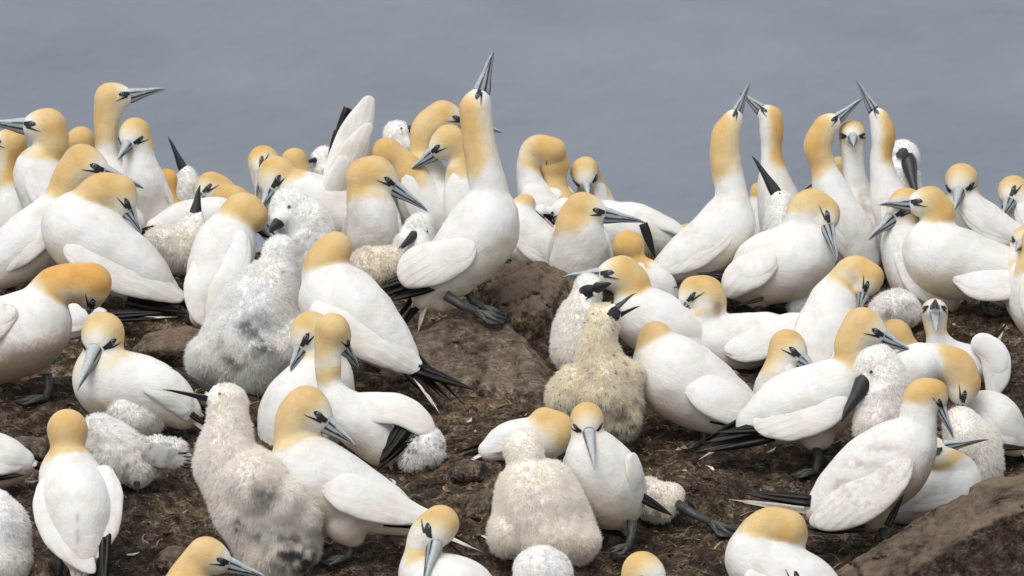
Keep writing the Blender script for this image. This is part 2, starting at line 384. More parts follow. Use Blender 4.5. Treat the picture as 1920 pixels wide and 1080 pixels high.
GREY = np.array([0.30, 0.335, 0.36]); INK = np.array([0.010, 0.011, 0.013]); PALE = np.array([0.46, 0.49, 0.50])
def make_bill(fr, root, H, f, up, sd, Rr, tip, dark=False, half=0, bs=1.0):
    """half: 0 whole closed bill, 1 upper mandible, -1 lower mandible"""
    b = H + f * Rr * (0.98 if not dark else 0.66) - up * Rr * 0.07; ax = tip - b; L = np.linalg.norm(ax); ax = ax / L; u = unit(up - np.dot(up, ax) * ax); s = np.cross(ax, u)
    n, m = 30, 44; V = []; C = []; hb = (0.49 if not dark else 0.42) * Rr * bs; wb = 0.41 * Rr * bs
    for i in range(n + 1):
        q = i / n; pr = (1 - q) ** 0.80 * (0.93 + 0.07 * math.sin(q * 9)) + 0.02; hh = hb * pr; ww = wb * (0.96 * (1 - q) ** 0.95 + 0.03)
        drop = -0.10 * hb * max(0, (q - 0.75) / 0.25) ** 2 * 1.6
        for j in range(m):
            a = 2 * math.pi * j / m; ca, sa = math.cos(a), math.sin(a); sq = abs(ca) ** 0.8 * (1 if ca > 0 else -1)
            zz = hh * sa
            if half == 1: zz = max(zz, -0.12 * hh)
            if half == -1: zz = min(zz, -0.05 * hh) + 0.30 * hh
            V.append(b + ax * L * q + u * (zz + drop) + s * ww * sq)
            z = sa
            if dark: c = np.array([0.016, 0.016, 0.018]) + 0.02 * max(0, z)
            else:
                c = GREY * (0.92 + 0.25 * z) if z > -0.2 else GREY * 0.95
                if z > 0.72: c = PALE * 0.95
                c = c * (1 - 0.45 * sstep(0.86, 1.0, q))
                ln = min(abs(z + 0.34 - 0.10 * q) / (0.10 + 0.10 * q), abs(z - 0.36 + 0.15 * q) / (0.085 + 0.07 * q) if q < 0.92 else 9, abs(z + 0.98) / 0.12)
                if abs(ca) > 0.15 and ln < 1: c = INK * 1.3
                if q < (0.10 if z > -0.75 else 0.06): c = INK
            C.append(c)
    F = [(i * m + j, i * m + (j + 1) % m, (i + 1) * m + (j + 1) % m, (i + 1) * m + j) for i in range(n) for j in range(m)]
    F += [tuple(range(m))[::-1], tuple(n * m + j for j in range(m))]
    me = new_mesh('bill', fr.loc(V), F); set_attr(me, 'col', 'FLOAT_COLOR', np.array(C))
    nm = 'bill' if half == 0 else ('upper_bill' if half == 1 else 'lower_bill')
    return link(nm, me, M_BILL, root)

def strip_on(S, H, f, up, sd, Rr, side, rows, off):
    """a patch of skin lying on the head: rows (x, z0, z1) in head radii, projected sideways onto the spheres S"""
    x = []; k = 7
    for (a, z0, z1) in rows:
        for j in range(k): x.append((a, z0 + (z1 - z0) * j / (k - 1)))
    x = np.array(x) * Rr; P = H + x[:, :1] * f + x[:, 1:2] * up + side * sd * 2.2 * Rr; d = -side * sd
    for _ in range(24):
        D = (np.linalg.norm(P[:, None] - S[None, :, :3], axis=2) - S[None, :, 3]).min(1)
        P = P + d * np.clip(D - off, -6, 40)[:, None] * 0.8
    n = len(rows); F = []
    for i in range(n - 1):
        for j in range(k - 1): F.append((i * k + j, i * k + j + 1, (i + 1) * k + j + 1, (i + 1) * k + j))
    ok = (np.sum((P - H) * sd * side, 1) > -0.2 * Rr)
    F = [q for q in F if all(ok[i] for i in q)]
    return list(P), F
def project(S, p, d, off):
    p = np.asarray(p, float)
    for _ in range(30):
        D = (np.linalg.norm(p - S[:, :3], axis=1) - S[:, 3]).min(); p = p + d * (D - off) * 0.85
    return p
def make_face(fr, root, S, H, f, up, sd, Rr, dark=False, mk=0.0):
    parts = []; eyes = (1, -1)
    for side in (1, -1):
        if dark and mk <= 0: continue
        if dark:
            parts.append(strip_on(S, H, f, up, sd, Rr, side, [(0.62 - .35 * mk, -0.30, -0.05), (0.70 - .33 * mk, -0.42, 0.16), (0.78 - .22 * mk, -0.44 - .3 * mk, 0.28), (0.86, -0.44 - .3 * mk, 0.30), (0.97, -0.42 - .2 * mk, 0.30), (1.1, -0.36, 0.26), (1.24, -.28, .20)], 1.2))
        else:
            parts.append(strip_on(S, H, f, up, sd, Rr, side, [(0.58, .09, .12), (0.66, .03, .20), (0.77, -.02, .25), (0.88, -.05, .245), (1.0, -.06, .22), (1.12, -.04, .20), (1.24, -.02, .18)], 0.9))
            parts.append(strip_on(S, H, f, up, sd, Rr, side, [(0.30, -.27, -.255), (0.5, -.25, -.20), (0.7, -.21, -.13), (0.9, -.18, -.06), (1.1, -.15, .0)], 1.0))
    h_ = len(parts) // 2
    for q in (parts[:h_], parts[h_:]):
        V, F = join(q)
        if F: link('face_mask', new_mesh('face_mask', fr.loc(V), F), M_SKIN, root)
    for side in eyes:
        x, z, r = (0.80, 0.12, 0.125) if not dark else (0.66 - .2 * mk, 0.16, 0.085)
        p = project(S, H + f * x * Rr + up * z * Rr + side * sd * 2.2 * Rr, -side * sd, 0.5)
        nr = unit(side * sd * 0.9 + f * 0.28 + up * 0.1); a = unit(np.cross(nr, up)); b = np.cross(nr, a); V = [p + nr * r * Rr * 0.5]; C = [INK * .3]; F = []
        rad = [(0.42, .34), (0.5, .33), (0.80, .2), (0.90, .14), (1.0, 0.0), (1.02, -.3)]; m = 14
        for (q, hh) in rad:
            for j in range(m):
                t = 2 * math.pi * j / m; V.append(p + (a * math.cos(t) + b * math.sin(t)) * q * r * Rr + nr * hh * r * Rr)
                C.append(INK * .3 if (q < 0.45 or q > 0.9 or dark) else np.array([0.095, 0.13, 0.165]))
        F += [(0, 1 + j, 1 + (j + 1) % m) for j in range(m)]
        for k in range(len(rad) - 1):
            F += [(1 + k * m + j, 1 + (k + 1) * m + j, 1 + (k + 1) * m + (j + 1) % m, 1 + k * m + (j + 1) % m) for j in range(m)]
        me = new_mesh('eye', fr.loc(V), F); set_attr(me, 'col', 'FLOAT_COLOR', np.array(C)); link('eye', me, M_EYE, root)

WHITE = np.array([0.745, 0.74, 0.725]); CREAM = np.array([0.69, 0.60, 0.455])
YEL = np.array([0.61, 0.41, 0.165]); BUFF = np.array([0.685, 0.56, 0.335]); RICH = np.array([0.62, 0.32, 0.065])

def make_leg(fr, root, leg):
    """leg: (hip u v w, foot u v w, toe direction u v w, toe length)"""
    hip, ft, td, L = p3(leg[0]), p3(leg[1]), unit(p3(leg[2])), leg[3]
    kn = hip * 0.45 + ft * 0.55 - td * 5
    V, F = tube([(*hip, 10), (*kn, 8), (*(ft + UP * 8), 7.5), (*ft, 7)], 10)
    lo = link('leg', new_mesh('leg', fr.loc(V), F), M_LEG, root)
    s = np.cross(UP, td); s = unit(s); fl = unit(td - np.dot(td, UP) * UP * 0.6)
    tips = [ft + (fl * math.cos(a) + s * math.sin(a)) * L * q for a, q in ((-0.62, .85), (-0.1, 1.0), (0.42, 0.95))]
    parts = [tube([(*(ft + UP * 5), 7), (*(ft * .5 + t * .5 + UP * 5), 5), (*(t + UP * 2), 2.5)], 6) for t in tips]
    for a, b in ((0, 1), (1, 2)):
        A = [ft + UP * 4, tips[a] + UP * 1.5, (tips[a] + tips[b]) / 2 * 0.94 + ft * 0.06 + UP * 1, tips[b] + UP * 1.5]
        parts.append((A + [x - UP * 2 for x in A], [(0, 1, 2, 3), (7, 6, 5, 4), (0, 4, 5, 1), (1, 5, 6, 2), (2, 6, 7, 3), (3, 7, 4, 0)]))
    V, F = join(parts); link('webbed_foot', new_mesh('webbed_foot', fr.loc(V), F), M_LEG, lo)
    V, F = join([tube([(*(ft * .95 + t * .05 + UP * 11), 1.1), (*(ft * .5 + t * .5 + UP * 9.6), 1.1), (*(ft * .12 + t * .88 + UP * 4.5), .7)], 5) for t in tips]); link('toe_line', new_mesh('toe_line', fr.loc(V), F), M_GREEN, lo)

NG = [0]
def gannet(label, by, spine, bill=None, nb=3, hint=None, wings='auto', prim='auto', tail='auto', dirt=0.36, legs=(), ylen=3.3, rich=0.0,
           gape=None, group='adult gannets of the colony', ax=None, G=None, farwing=True, wn=None, wings2=None, pale=0.48, bs=1.0, extra=(), hw=5.0, smudge=()):
    """spine: (u, v, r[, w]) from the rump to the head; the first nb points are the body. All in photograph pixels at the bird's own distance."""
    NG[0] += 1; rng = random.Random(NG[0] * 7 + 1)
    P = np.array([(q[0], q[1], q[3] if len(q) > 3 else 0.0, q[2]) for q in spine], float)
    fr = Frame(ax if ax is not None else P[:nb, 0].mean(), by, G=G)
    root = bpy.data.objects.new('gannet', None); COL.objects.link(root); root.location = fr.G; root.empty_display_size = 0.1
    root['label'] = label; root['category'] = 'gannet'; root['group'] = group
    if len(P) > nb + 1: P[nb, 3] *= 0.84
    C = catmull(P, 46); H = P[-1, :3]; Rr = P[-1, 3]
    nk = P[-2, :3] - H
    if bill is None: tip = H + unit(np.array([0.1, 0.1, 1.0])) * Rr * 4.0     # turned away
    else: tip = p3(bill)
    if bill is not None and tip[2] < 15:
        body_s = C[:int(len(C) * 0.86)]; need = tip[2]
        for s_ in (0.45, 0.6, 0.75, 0.9, 1.0):
            q = H + (tip - H) * s_; e = body_s[:, 3] + 3 + 9 * (1 - s_); dq = np.hypot(body_s[:, 0] - q[0], body_s[:, 1] - q[1]); ok = dq < e * 0.97
            if ok.any(): need = min(need, H[2] + ((body_s[ok, 2] - np.sqrt(e[ok] ** 2 - dq[ok] ** 2)).min() - H[2]) / s_)
        tip[2] = max(need, tip[2] - 130, -150)
    f = unit(tip - H)
    if hint is not None: u0 = p3(hint)
    else: u0 = -(nk - np.dot(nk, f) * f) / np.linalg.norm(nk) + 0.15 * UP
    up = unit(u0 - np.dot(u0, f) * f); sd = np.cross(f, up)
    S = np.vstack([C, [(*(H + f * Rr * x - up * Rr * dz_), Rr * q) for x, dz_, q in ((.25, .0, .93), (.45, .02, .84), (.65, .04, .73), (.82, .06, .60), (.95, .07, .47))]])
    if len(extra): S = np.vstack([S, [(e[0], e[1], e[3] if len(e) > 3 else 0.0, e[2]) for e in extra]])
    seed = NG[0]
    nf = lambda p: (2.3 * vnoise(p / 38.0, seed) + 0.6 * vnoise(p / 14.0, seed + 50)) * (0.12 + 0.88 * sstep(1.3, 2.8, np.linalg.norm(p - H, axis=1) / Rr))
    V, Q = sphere_field(S, hw, blur=1, noise_fn=nf)
    # plumage colour: buff head and nape fading down the neck, cream face, undersides creamier for belly stain and painted soft shading
    nC = len(C); arc = np.concatenate([[0], np.cumsum(np.linalg.norm(np.diff(C[:, :3], axis=0), axis=1))]); arc = arc[-1] - arc
    arcS = np.concatenate([arc, np.full(len(S) - nC, 0.0)])
    if len(extra): arcS[len(S) - len(extra):] = arc.max() * 0.6
    D = np.empty(len(V)); J = np.empty(len(V), int)
    dd = np.linalg.norm(V[:, None].astype(np.float32) - S[None, :, :3].astype(np.float32), axis=2) - S[None, :, 3].astype(np.float32)
    W = np.exp(-np.maximum(dd - dd.min(1, keepdims=True), 0) / 7.0); W /= W.sum(1, keepdims=True)
    ar = W @ arcS; cen = W @ S[:, :3]; rad = W @ S[:, 3]
    nape = unit(up - 0.75 * f); dv = ((V - cen) @ nape) / np.maximum(rad, 1)
    jit = 0.25 * vnoise(V / 40.0, seed + 9) + 0.12 * vnoise(V / 11.0, seed + 19)
    ya = 1 - sstep(ylen * 0.66, ylen * 1.04, ar / Rr + jit * 1.2 - 0.35 * dv)
    ya = ya * (pale + (1 - pale) * sstep(-0.9 + 0.7 * (0.48 - pale), 0.4, dv))
    ya = ya * (1 - sstep(1.25, 1.75, rad / Rr)) * (0.92 + 0.16 * vnoise(V / 30.0, seed + 77))
    fx = ((V - H) @ f) / Rr; fz = ((V - H) @ up) / Rr
    face = sstep(0.0, 1.05, fx - 0.10 * fz) * sstep(2.6, 1.6, ar / Rr)
    ya = ya * (1 - 0.78 * face)
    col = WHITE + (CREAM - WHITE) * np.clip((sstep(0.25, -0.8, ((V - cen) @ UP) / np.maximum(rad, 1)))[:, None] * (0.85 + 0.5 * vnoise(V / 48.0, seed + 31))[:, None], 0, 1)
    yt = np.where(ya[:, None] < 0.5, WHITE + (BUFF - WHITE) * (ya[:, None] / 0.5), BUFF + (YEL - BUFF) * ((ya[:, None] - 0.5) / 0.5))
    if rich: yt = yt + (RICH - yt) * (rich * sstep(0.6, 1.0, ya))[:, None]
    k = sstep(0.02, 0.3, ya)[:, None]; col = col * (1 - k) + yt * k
    lowv = sstep(0.35, -0.75, ((V - cen) @ UP) / np.maximum(rad, 1))
    dm = np.clip(dirt * (0.25 + 0.9 * lowv) * (1 - 0.8 * ya), 0, 1)
    for (su, sv_, sr, sa) in smudge:  # soil marks, and on back views thin lines painting the wing-seam crease shade
        q = np.exp(-(((V[:, 0] - su) / sr[0]) ** 2 + ((V[:, 1] - sv_) / sr[1]) ** 2)) * (V[:, 2] < 5) * np.clip(0.6 + 1.2 * fbm(V / 14.0, seed + 5), 0, 1.3) * sa
        col = col + (np.array([0.27, 0.19, 0.12]) - col) * np.clip(q, 0, 0.85)[:, None]
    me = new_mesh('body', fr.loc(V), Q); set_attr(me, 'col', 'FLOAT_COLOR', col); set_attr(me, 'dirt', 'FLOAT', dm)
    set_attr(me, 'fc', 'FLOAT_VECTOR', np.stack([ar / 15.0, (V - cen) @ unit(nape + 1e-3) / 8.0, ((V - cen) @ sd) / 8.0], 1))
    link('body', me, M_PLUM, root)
    # head furniture
    if gape is None: make_bill(fr, root, H, f, up, sd, Rr, tip, bs=bs)
    else:
        make_bill(fr, root, H, f, up, sd, Rr, tip, half=1); make_bill(fr, root, H - up * Rr * 0.12, f, up, sd, Rr, p3(gape), half=-1)
    make_face(fr, root, S, H, f, up, sd, Rr)
    # wings: flattened covers folded along the flanks, black primaries beyond them
    bd = P[:nb]; a = unit(bd[-1, :3] - bd[0, :3]); dz = unit(UP - np.dot(UP, a) * a); sv = np.cross(dz, a); r0 = bd[:, 3].max()
    bc = catmull(bd[::-1], 20)                       # from chest to rump
    rump = bd[0, :3]; near = -1 if sv[2] > 0 else 1
    for s in (near, -near):
        if s != near and not farwing: break
        ch = wings if (wings != 'auto' and s == near) else None
        if s != near and wings2 is not None: ch = wings2
        if s == near and wings is None: continue
        if ch is None:
            w = []
            for q, rr in ((0.02, .34), (0.22, .50), (0.55, .50), (0.85, .36), (1.0, .22)):
                c = bc[min(len(bc) - 1, int(q * (len(bc) - 1)))]
                w.append((*(c[:3] + s * sv * max(c[3] * 0.86 - 5, 3) + dz * c[3] * 0.20), rr * r0 * 1.06))
            w.append((*(rump - a * r0 * 0.45 + s * sv * 6 + dz * 4), 0.13 * r0))
            nrm = s * sv
        else:
            w = [(q[0], q[1], q[3] if len(q) > 3 else -0.75 * r0, q[2]) for q in ch]; nrm = s * sv
            if wn is not None: nrm = p3(wn)
        nrm = unit(nrm) if wn is not None and ch is not None else unit(unit(nrm) + 0.72 * dz); T = np.eye(3) + (1 / 0.30 - 1) * np.outer(nrm, nrm)
        Wc = catmull(np.array(w, float), 26)
        wdir = unit(Wc[-1, :3] - Wc[0, :3]); wlow = np.cross(wdir, nrm); wlow = wlow if np.dot(wlow, UP) < 0 else -wlow
        V, Q = sphere_field(Wc, hw, A=T, blur=1, noise_fn=(lambda p: 1.0 * vnoise(p / 24.0, seed + 3)))
        wd = unit(Wc[-1, :3] - Wc[0, :3]); wc = (V - Wc[0, :3]) @ wd; cr = (V - Wc[0, :3]) @ np.cross(wd, nrm)
        me = new_mesh('wing', fr.loc(V), Q); set_attr(me, 'col', 'FLOAT_COLOR', np.tile(WHITE * 1.0, (len(V), 1)) + (CREAM - WHITE) * (0.55 * sstep(0.0, 1.0, 0.5 + 0.5 * vnoise(V / 55.0, seed)))[:, None] * 0.5)
        set_attr(me, 'dirt', 'FLOAT', np.full(len(V), dirt * 0.42)); set_attr(me, 'fc', 'FLOAT_VECTOR', np.stack([wc / 22.0, cr / 9.0, sstep(.35, .6, wc / max(1, wc.max()))], 1))
        wo = link('wing', me, M_WING, root)
        k1 = int(len(Wc) * 0.58); Cv = Wc[:k1].copy(); Cv[:, 3] *= np.linspace(0.97, 0.72, k1); Cv[:, :3] += nrm * 3.6 - wlow * (Cv[:, 3:4] * 0.16)
        V, Q = sphere_field(Cv, hw, A=T, blur=1, noise_fn=(lambda p: 0.8 * vnoise(p / 20.0, seed + 4)))
        wc = (V - Wc[0, :3]) @ wd; cr = (V - Wc[0, :3]) @ np.cross(wd, nrm)
        me = new_mesh('wing_coverts', fr.loc(V), Q); set_attr(me, 'col', 'FLOAT_COLOR', np.tile(WHITE * 1.02, (len(V), 1))); set_attr(me, 'dirt', 'FLOAT', np.full(len(V), dirt * 0.5))
        set_attr(me, 'fc', 'FLOAT_VECTOR', np.stack([wc / 14.0, cr / 9.0, np.zeros(len(V))], 1)); link('wing_coverts', me, M_WING, wo)
        pr = prim if s == near else 'auto'
        if pr is None: continue
        if pr == 'auto':
            e = Wc[-1]; m_ = Wc[int(len(Wc) * 0.62)]
            pr = [(m_[:3] - dz * m_[3] * 0.45, e[:3] - a * r0 * 0.95 - dz * r0 * .10, r0 * 0.42), (m_[:3] - dz * m_[3] * 0.55, e[:3] - a * r0 * 0.70 - dz * r0 * .22, r0 * 0.40), (m_[:3], e[:3] - a * r0 * 1.25 + dz * 0, r0 * 0.34)]
        parts = []
        for i, (b_, t_, wd_) in enumerate(pr):
            b_, t_ = p3(b_), p3(t_); e_ = unit(np.cross(unit(t_ - b_), nrm))
            parts.append(blade(b_ + nrm * i * 2.0, t_ + nrm * i * 2.0, wd_, nrm, thick=0.05, tail=.8))
            for j, o_ in enumerate((-1, 1)):
                parts.append(blade(b_ + e_ * o_ * wd_ * 0.22 + nrm * (i * 2.0 + 0.9), t_ + e_ * o_ * wd_ * 0.10 - (t_ - b_) * (0.10 + 0.12 * j) + nrm * (i * 2.0 + 0.9), wd_ * 0.42, nrm, thick=0.05, tail=.8))
        for prt in parts:
            link('primary_feather', new_mesh('primary_feather', fr.loc(prt[0]), prt[1]), M_BLACK, wo)
    # tail
    if tail is not None:
        tp = (rump - a * r0 * 1.55 - dz * r0 * 0.25) if tail == 'auto' else p3(tail)
        ta = unit(tp - rump); tw = bd[0, 3] * 1.5; nn = unit(dz - np.dot(dz, ta) * ta); ts = np.cross(ta, nn)
        parts = [blade(rump - ta * 4 + ts * o * tw * 0.22, tp - ta * abs(o) * np.linalg.norm(tp - rump) * 0.16 + ts * o * tw * 0.16, tw * 0.5, nn, thick=0.28, tail=0.8) for o in (-1, 1, 0)]
        V, F = join(parts); me = new_mesh('tail', fr.loc(V), F); n = len(V)
        set_attr(me, 'col', 'FLOAT_COLOR', np.tile(WHITE * 0.5 + CREAM * 0.5, (n, 1))); set_attr(me, 'dirt', 'FLOAT', np.full(n, dirt * 0.5)); set_attr(me, 'fc', 'FLOAT_VECTOR', np.array(V) / 10.0)
        link('tail', me, M_PLUM, root)
    for lg in legs: make_leg(fr, root, lg)
    return root

NC = [0]
def chick(label, by, spine, bill=None, nb=3, hint=None, dirt=0.3, tint=None, gape=None, group='downy gannet chicks', ax=None, G=None, lumps=(), legs=(), flap=(), face=True, fuzz=1.0, patches=(), mk=0.0, bs=1.0):
    NC[0] += 1; seed = 400 + NC[0]; rng = np.random.default_rng(seed)
    P = np.array([(q[0], q[1], q[3] if len(q) > 3 else 0.0, q[2] - 5) for q in spine], float)
    fr = Frame(ax if ax is not None else P[:nb, 0].mean(), by, G=G)
    root = bpy.data.objects.new('gannet_chick', None); COL.objects.link(root); root.location = fr.G; root.empty_display_size = 0.1
    root['label'] = label; root['category'] = 'chick'; root['group'] = group
    C = catmull(P, 40); H = P[-1, :3]; Rr = P[-1, 3]; nk = P[-2, :3] - H
    tip = p3(bill) if bill is not None else H + unit(np.array([0.1, 0.25, 1.0])) * Rr * 2.6
    if bill is not None and tip[2] < 15:
        body_s = C[:int(len(C) * 0.85)]; need = tip[2]
        for s_ in (0.5, 0.7, 0.85, 1.0):
            q = H + (tip - H) * s_; e = body_s[:, 3] + 9 + 6 * (1 - s_); dq = np.hypot(body_s[:, 0] - q[0], body_s[:, 1] - q[1]); ok = dq < e * 0.97
            if ok.any(): need = min(need, H[2] + ((body_s[ok, 2] - np.sqrt(e[ok] ** 2 - dq[ok] ** 2)).min() - H[2]) / s_)
        tip[2] = max(need, tip[2] - 110, -150)
    f = unit(tip - H)
    u0 = p3(hint) if hint is not None else -(nk - np.dot(nk, f) * f) / np.linalg.norm(nk) + 0.15 * UP
    up = unit(u0 - np.dot(u0, f) * f); sd = np.cross(f, up)
    S = np.vstack([C, [(*(H + f * Rr * 0.45 - up * Rr * 0.03), Rr * 0.80), (*(H + f * Rr * 0.8 - up * Rr * .05), Rr * 0.60)]])
    if len(lumps): S = np.vstack([S, [(e[0], e[1], e[3] if len(e) > 3 else 0.0, e[2]) for e in lumps]])
    nf = lambda p: 6.0 * vnoise(p / 44.0, seed) + 1.8 * vnoise(p / 18.0, seed + 7)
    V, Q = sphere_field(S, 6.0, blur=1, noise_fn=nf)
    hd = np.linalg.norm(V - H, axis=1) / Rr
    t0 = np.array([0.92, 0.915, 0.905]) if tint is None else np.array(tint)
    def colour(p):
        n1 = fbm(p / 45.0, seed + 20, 3); n2 = fbm(p / 16.0, seed + 30, 3); n3 = vnoise(p / 5.0, seed + 40)
        c = np.tile(t0, (len(p), 1)); low = sstep(P[0, 1] - 60, P[0, 1] + 60, p[:, 1])
        cr = np.clip(0.08 + 0.5 * n1 + 0.4 * low, 0, 1)[:, None]; c = c + (np.array([0.80, 0.745, 0.64]) * (t0 / 0.9) - c) * cr * 0.5
        g = (sstep(0.18, 0.50, n2) * dirt * (0.30 + 0.8 * low))[:, None]; c = c + (np.array([0.25, 0.21, 0.18]) - c) * np.clip(g, 0, 0.85)
        for (pu, pv, pr, amt) in patches:
            q = np.exp(-((p[:, 0] - pu) ** 2 + (p[:, 1] - pv) ** 2) / (pr * pr)) * sstep(-0.35, 0.25, n2) * amt; c = c + (np.array([0.07, 0.062, 0.06]) - c) * np.clip(q, 0, 0.95)[:, None]
        s = (n3 > 0.80)[:, None] * min(1, dirt * 1.1); return c + (np.array([0.06, 0.045, 0.035]) - c) * s
    me = new_mesh('body', fr.loc(V), Q); set_attr(me, 'col', 'FLOAT_COLOR', colour(V)); link('body', me, M_DOWN, root)
    # down: short fine strands over the skin
    fa = V[Q]; ar = 0.5 * np.linalg.norm(np.cross(fa[:, 2] - fa[:, 0], fa[:, 3] - fa[:, 1]), axis=1); n = int(min(60000, ar.sum() * 0.36))
    pick = rng.choice(len(Q), n, p=ar / ar.sum()); uv = rng.random((n, 2, 1)); q = fa[pick]
    p0 = (q[:, 0] * (1 - uv[:, 0]) + q[:, 1] * uv[:, 0]) * (1 - uv[:, 1]) + (q[:, 3] * (1 - uv[:, 0]) + q[:, 2] * uv[:, 0]) * uv[:, 1]
    nn = np.cross(q[:, 2] - q[:, 0], q[:, 3] - q[:, 1]); nn = nn / np.maximum(1e-6, np.linalg.norm(nn, axis=1, keepdims=True))
    cl = np.stack([vnoise(p0 / 9.0 + k * 31, seed + 60 + k) for k in range(3)], 1)         # tufts lean together
    d = nn * 0.75 - UP * 0.35 + cl * 0.30 + rng.normal(0, 0.24, (n, 3)); d /= np.linalg.norm(d, axis=1, keepdims=True)
    hh = np.linalg.norm(p0 - H, axis=1) / Rr; Ln = (5.0 + 6.0 * rng.random(n) ** 2) * np.where(hh < 1.6, 0.62, 1.0) * fuzz
    fx = ((p0 - H) @ f) / Rr; keep = ~((fx > 0.68 - 0.3 * mk) & (hh < 1.6) & (((p0 - H) @ up) / Rr < 0.45)) if face else np.ones(n, bool)
    p0, d, nn, Ln = p0[keep], d[keep], nn[keep], Ln[keep]; n = len(p0)
    k = 3; pts = np.stack([p0 - nn * 1.0, p0 + d * Ln[:, None] * 0.5, p0 + d * Ln[:, None] - UP * Ln[:, None] * 0.18], 1)
    hc = bpy.data.hair_curves.new('down'); hc.add_curves([k] * n)
    hc.attributes['position'].data.foreach_set('vector', fr.loc(pts.reshape(-1, 3)).astype(np.float32).ravel())
    ra = hc.attributes.new('radius', 'FLOAT', 'POINT') if 'radius' not in hc.attributes else hc.attributes['radius']
    ra.data.foreach_set('value', (np.tile([0.48, 0.34, 0.08], n) * fr.k).astype(np.float32))
    ca = hc.attributes.new('col', 'FLOAT_COLOR', 'CURVE'); cc = np.minimum(colour(p0 + d * 6) * 1.04, 0.95); ca.data.foreach_set('color', np.concatenate([cc, np.ones((n, 1))], 1).astype(np.float32).ravel())
    ho = bpy.data.objects.new('down', hc); COL.objects.link(ho); ho.parent = root; ho['kind'] = 'stuff'; hc.materials.append(M_STRAND)
    if face:
        if gape is None: make_bill(fr, root, H, f, up, sd, Rr * 1.0, tip, dark=True, bs=bs)
        else: make_bill(fr, root, H, f, up, sd, Rr, tip, dark=True, half=1); make_bill(fr, root, H - up * Rr * 0.15, f, up, sd, Rr, p3(gape), dark=True, half=-1)
        make_face(fr, root, S, H, f, up, sd, Rr * 1.0, dark=True, mk=mk)
    for fl in flap:          # stubby flipper with dark growing quills
        ch = [(q_[0], q_[1], q_[3] if len(q_) > 3 else -0.5 * P[:nb, 3].max(), q_[2]) for q_ in fl]
        nz = np.array([0.15, 0.1, -1.0]); nz = unit(nz); T = np.eye(3) + (1 / 0.4 - 1) * np.outer(nz, nz)
        V2, Q2 = sphere_field(catmull(np.array(ch, float), 20), 5.0, A=T, blur=1, noise_fn=lambda p: 1.5 * vnoise(p / 12.0, seed))
        cc = colour(V2) * 0.5; me = new_mesh('flipper', fr.loc(V2), Q2); set_attr(me, 'col', 'FLOAT_COLOR', cc); fo = link('flipper', me, M_DOWN, root)
        e0, e1 = np.array(ch[-2][:3]), np.array(ch[-1][:3]); ax_ = unit(e1 - e0); px_ = np.cross(ax_, nz)
        for i in range(5):
            st = e0 * (0.75 - .1 * i) + e1 * (0.25 + .1 * i) + px_ * (i - 2) * 5 + nz * 5; vb, fb = blade(st, st + ax_ * (34 - 3 * abs(i - 2)) + px_ * (i - 2) * 3, 7, nz, thick=0.4); link('quill', new_mesh('quill', fr.loc(vb), fb), M_LEG, fo)
    for lg in legs: make_leg(fr, root, lg)
    return root

def rock(label, by, poly, wf=-40, wb=70, tilt=0.5, bev=0.25, amp=6, m=None, seed=1, voxel=5.0, chips=6, topbev=0.3, name='rock', ax=None, rnd=2, kind='rock', group=None):
    """a boulder: the outline poly (pixels) cut out of stone between a leaning front face and the back"""
    poly = np.array(poly, float); fr = Frame(ax if ax is not None else poly[:, 0].mean(), by)
    c = poly.mean(0); lo = np.array([*(poly.min(0) - 40), wf - 90]); hi = np.array([*(poly.max(0) + 40), wb + 40])
    n = np.ceil((hi - lo) / voxel).astype(int) + 1
    X = np.stack(np.meshgrid(*[lo[k] + voxel * np.arange(n[k]) for k in range(3)], indexing='ij'), -1)
    F = np.full(n, -1e9); k = 5.0
    pl = []
    for i in range(len(poly)):
        p, q = poly[i], poly[(i + 1) % len(poly)]; e = unit(q - p); nn = np.array([e[1], -e[0]])
        if np.dot(nn, c - p) > 0: nn = -nn
        pl.append((np.array([*p, (wf + wb) / 2]), unit(np.array([*nn, -bev if nn[1] > -0.3 else -topbev]))))
    pl.append((np.array([*c, wf]), unit(np.array([0, -tilt, -1.0])))); pl.append((np.array([*c, wb]), np.array([0, 0, 1.0])))
    rg = np.random.default_rng(seed)
    for _ in range(chips):        # random chipped corners
        nn = unit(rg.normal(0, 1, 3) * np.array([1, 0.8, 0.9])); ext = max(np.dot(nn, np.array([x[0], x[1], w]) - np.array([*c, (wf + wb) / 2])) for x in poly for w in (wf, wb))
        pl.append((np.array([*c, (wf + wb) / 2]) + nn * ext * rg.uniform(0.80, 0.93), nn))
    for (p, nn) in pl: F = np.maximum(F, (X - p) @ nn)
    F = blur3(F, rnd); ii = X.reshape(-1, 3); msk = np.abs(F.ravel()) < 4 * voxel
    ad = np.zeros(len(ii)); q = ii[msk]
    rdg = np.abs(vnoise(q @ np.array([[.9, .3, 0], [-.35, .9, .2], [0, .1, 1.]]) / np.array([85.0, 34.0, 85.0]), seed + 9)); rdg2 = np.abs(vnoise(q / np.array([40.0, 60.0, 50.0]), seed + 19))
    ad[msk] = amp * (0.7 * fbm(q / 60.0, seed, 4) + 1.0 * sstep(.055, 0, rdg) * (vnoise(q / 70.0, seed + 3) > -.2) + 0.25 * vnoise(q / 9.0, seed + 29))
    F = F + ad.reshape(F.shape); V, Q = surface_nets(F, lo, voxel)
    me = new_mesh(name, fr.loc(V), Q); o = link(name, me, m or M_ROCK, None, label=label, category=kind); o.location = fr.G
    if group: o['group'] = group
    return o

M_FEATHER = flat_noise('dropped_feather', (0.45, 0.42, 0.36), (0.7, 0.67, 0.6), 60, 0.8)

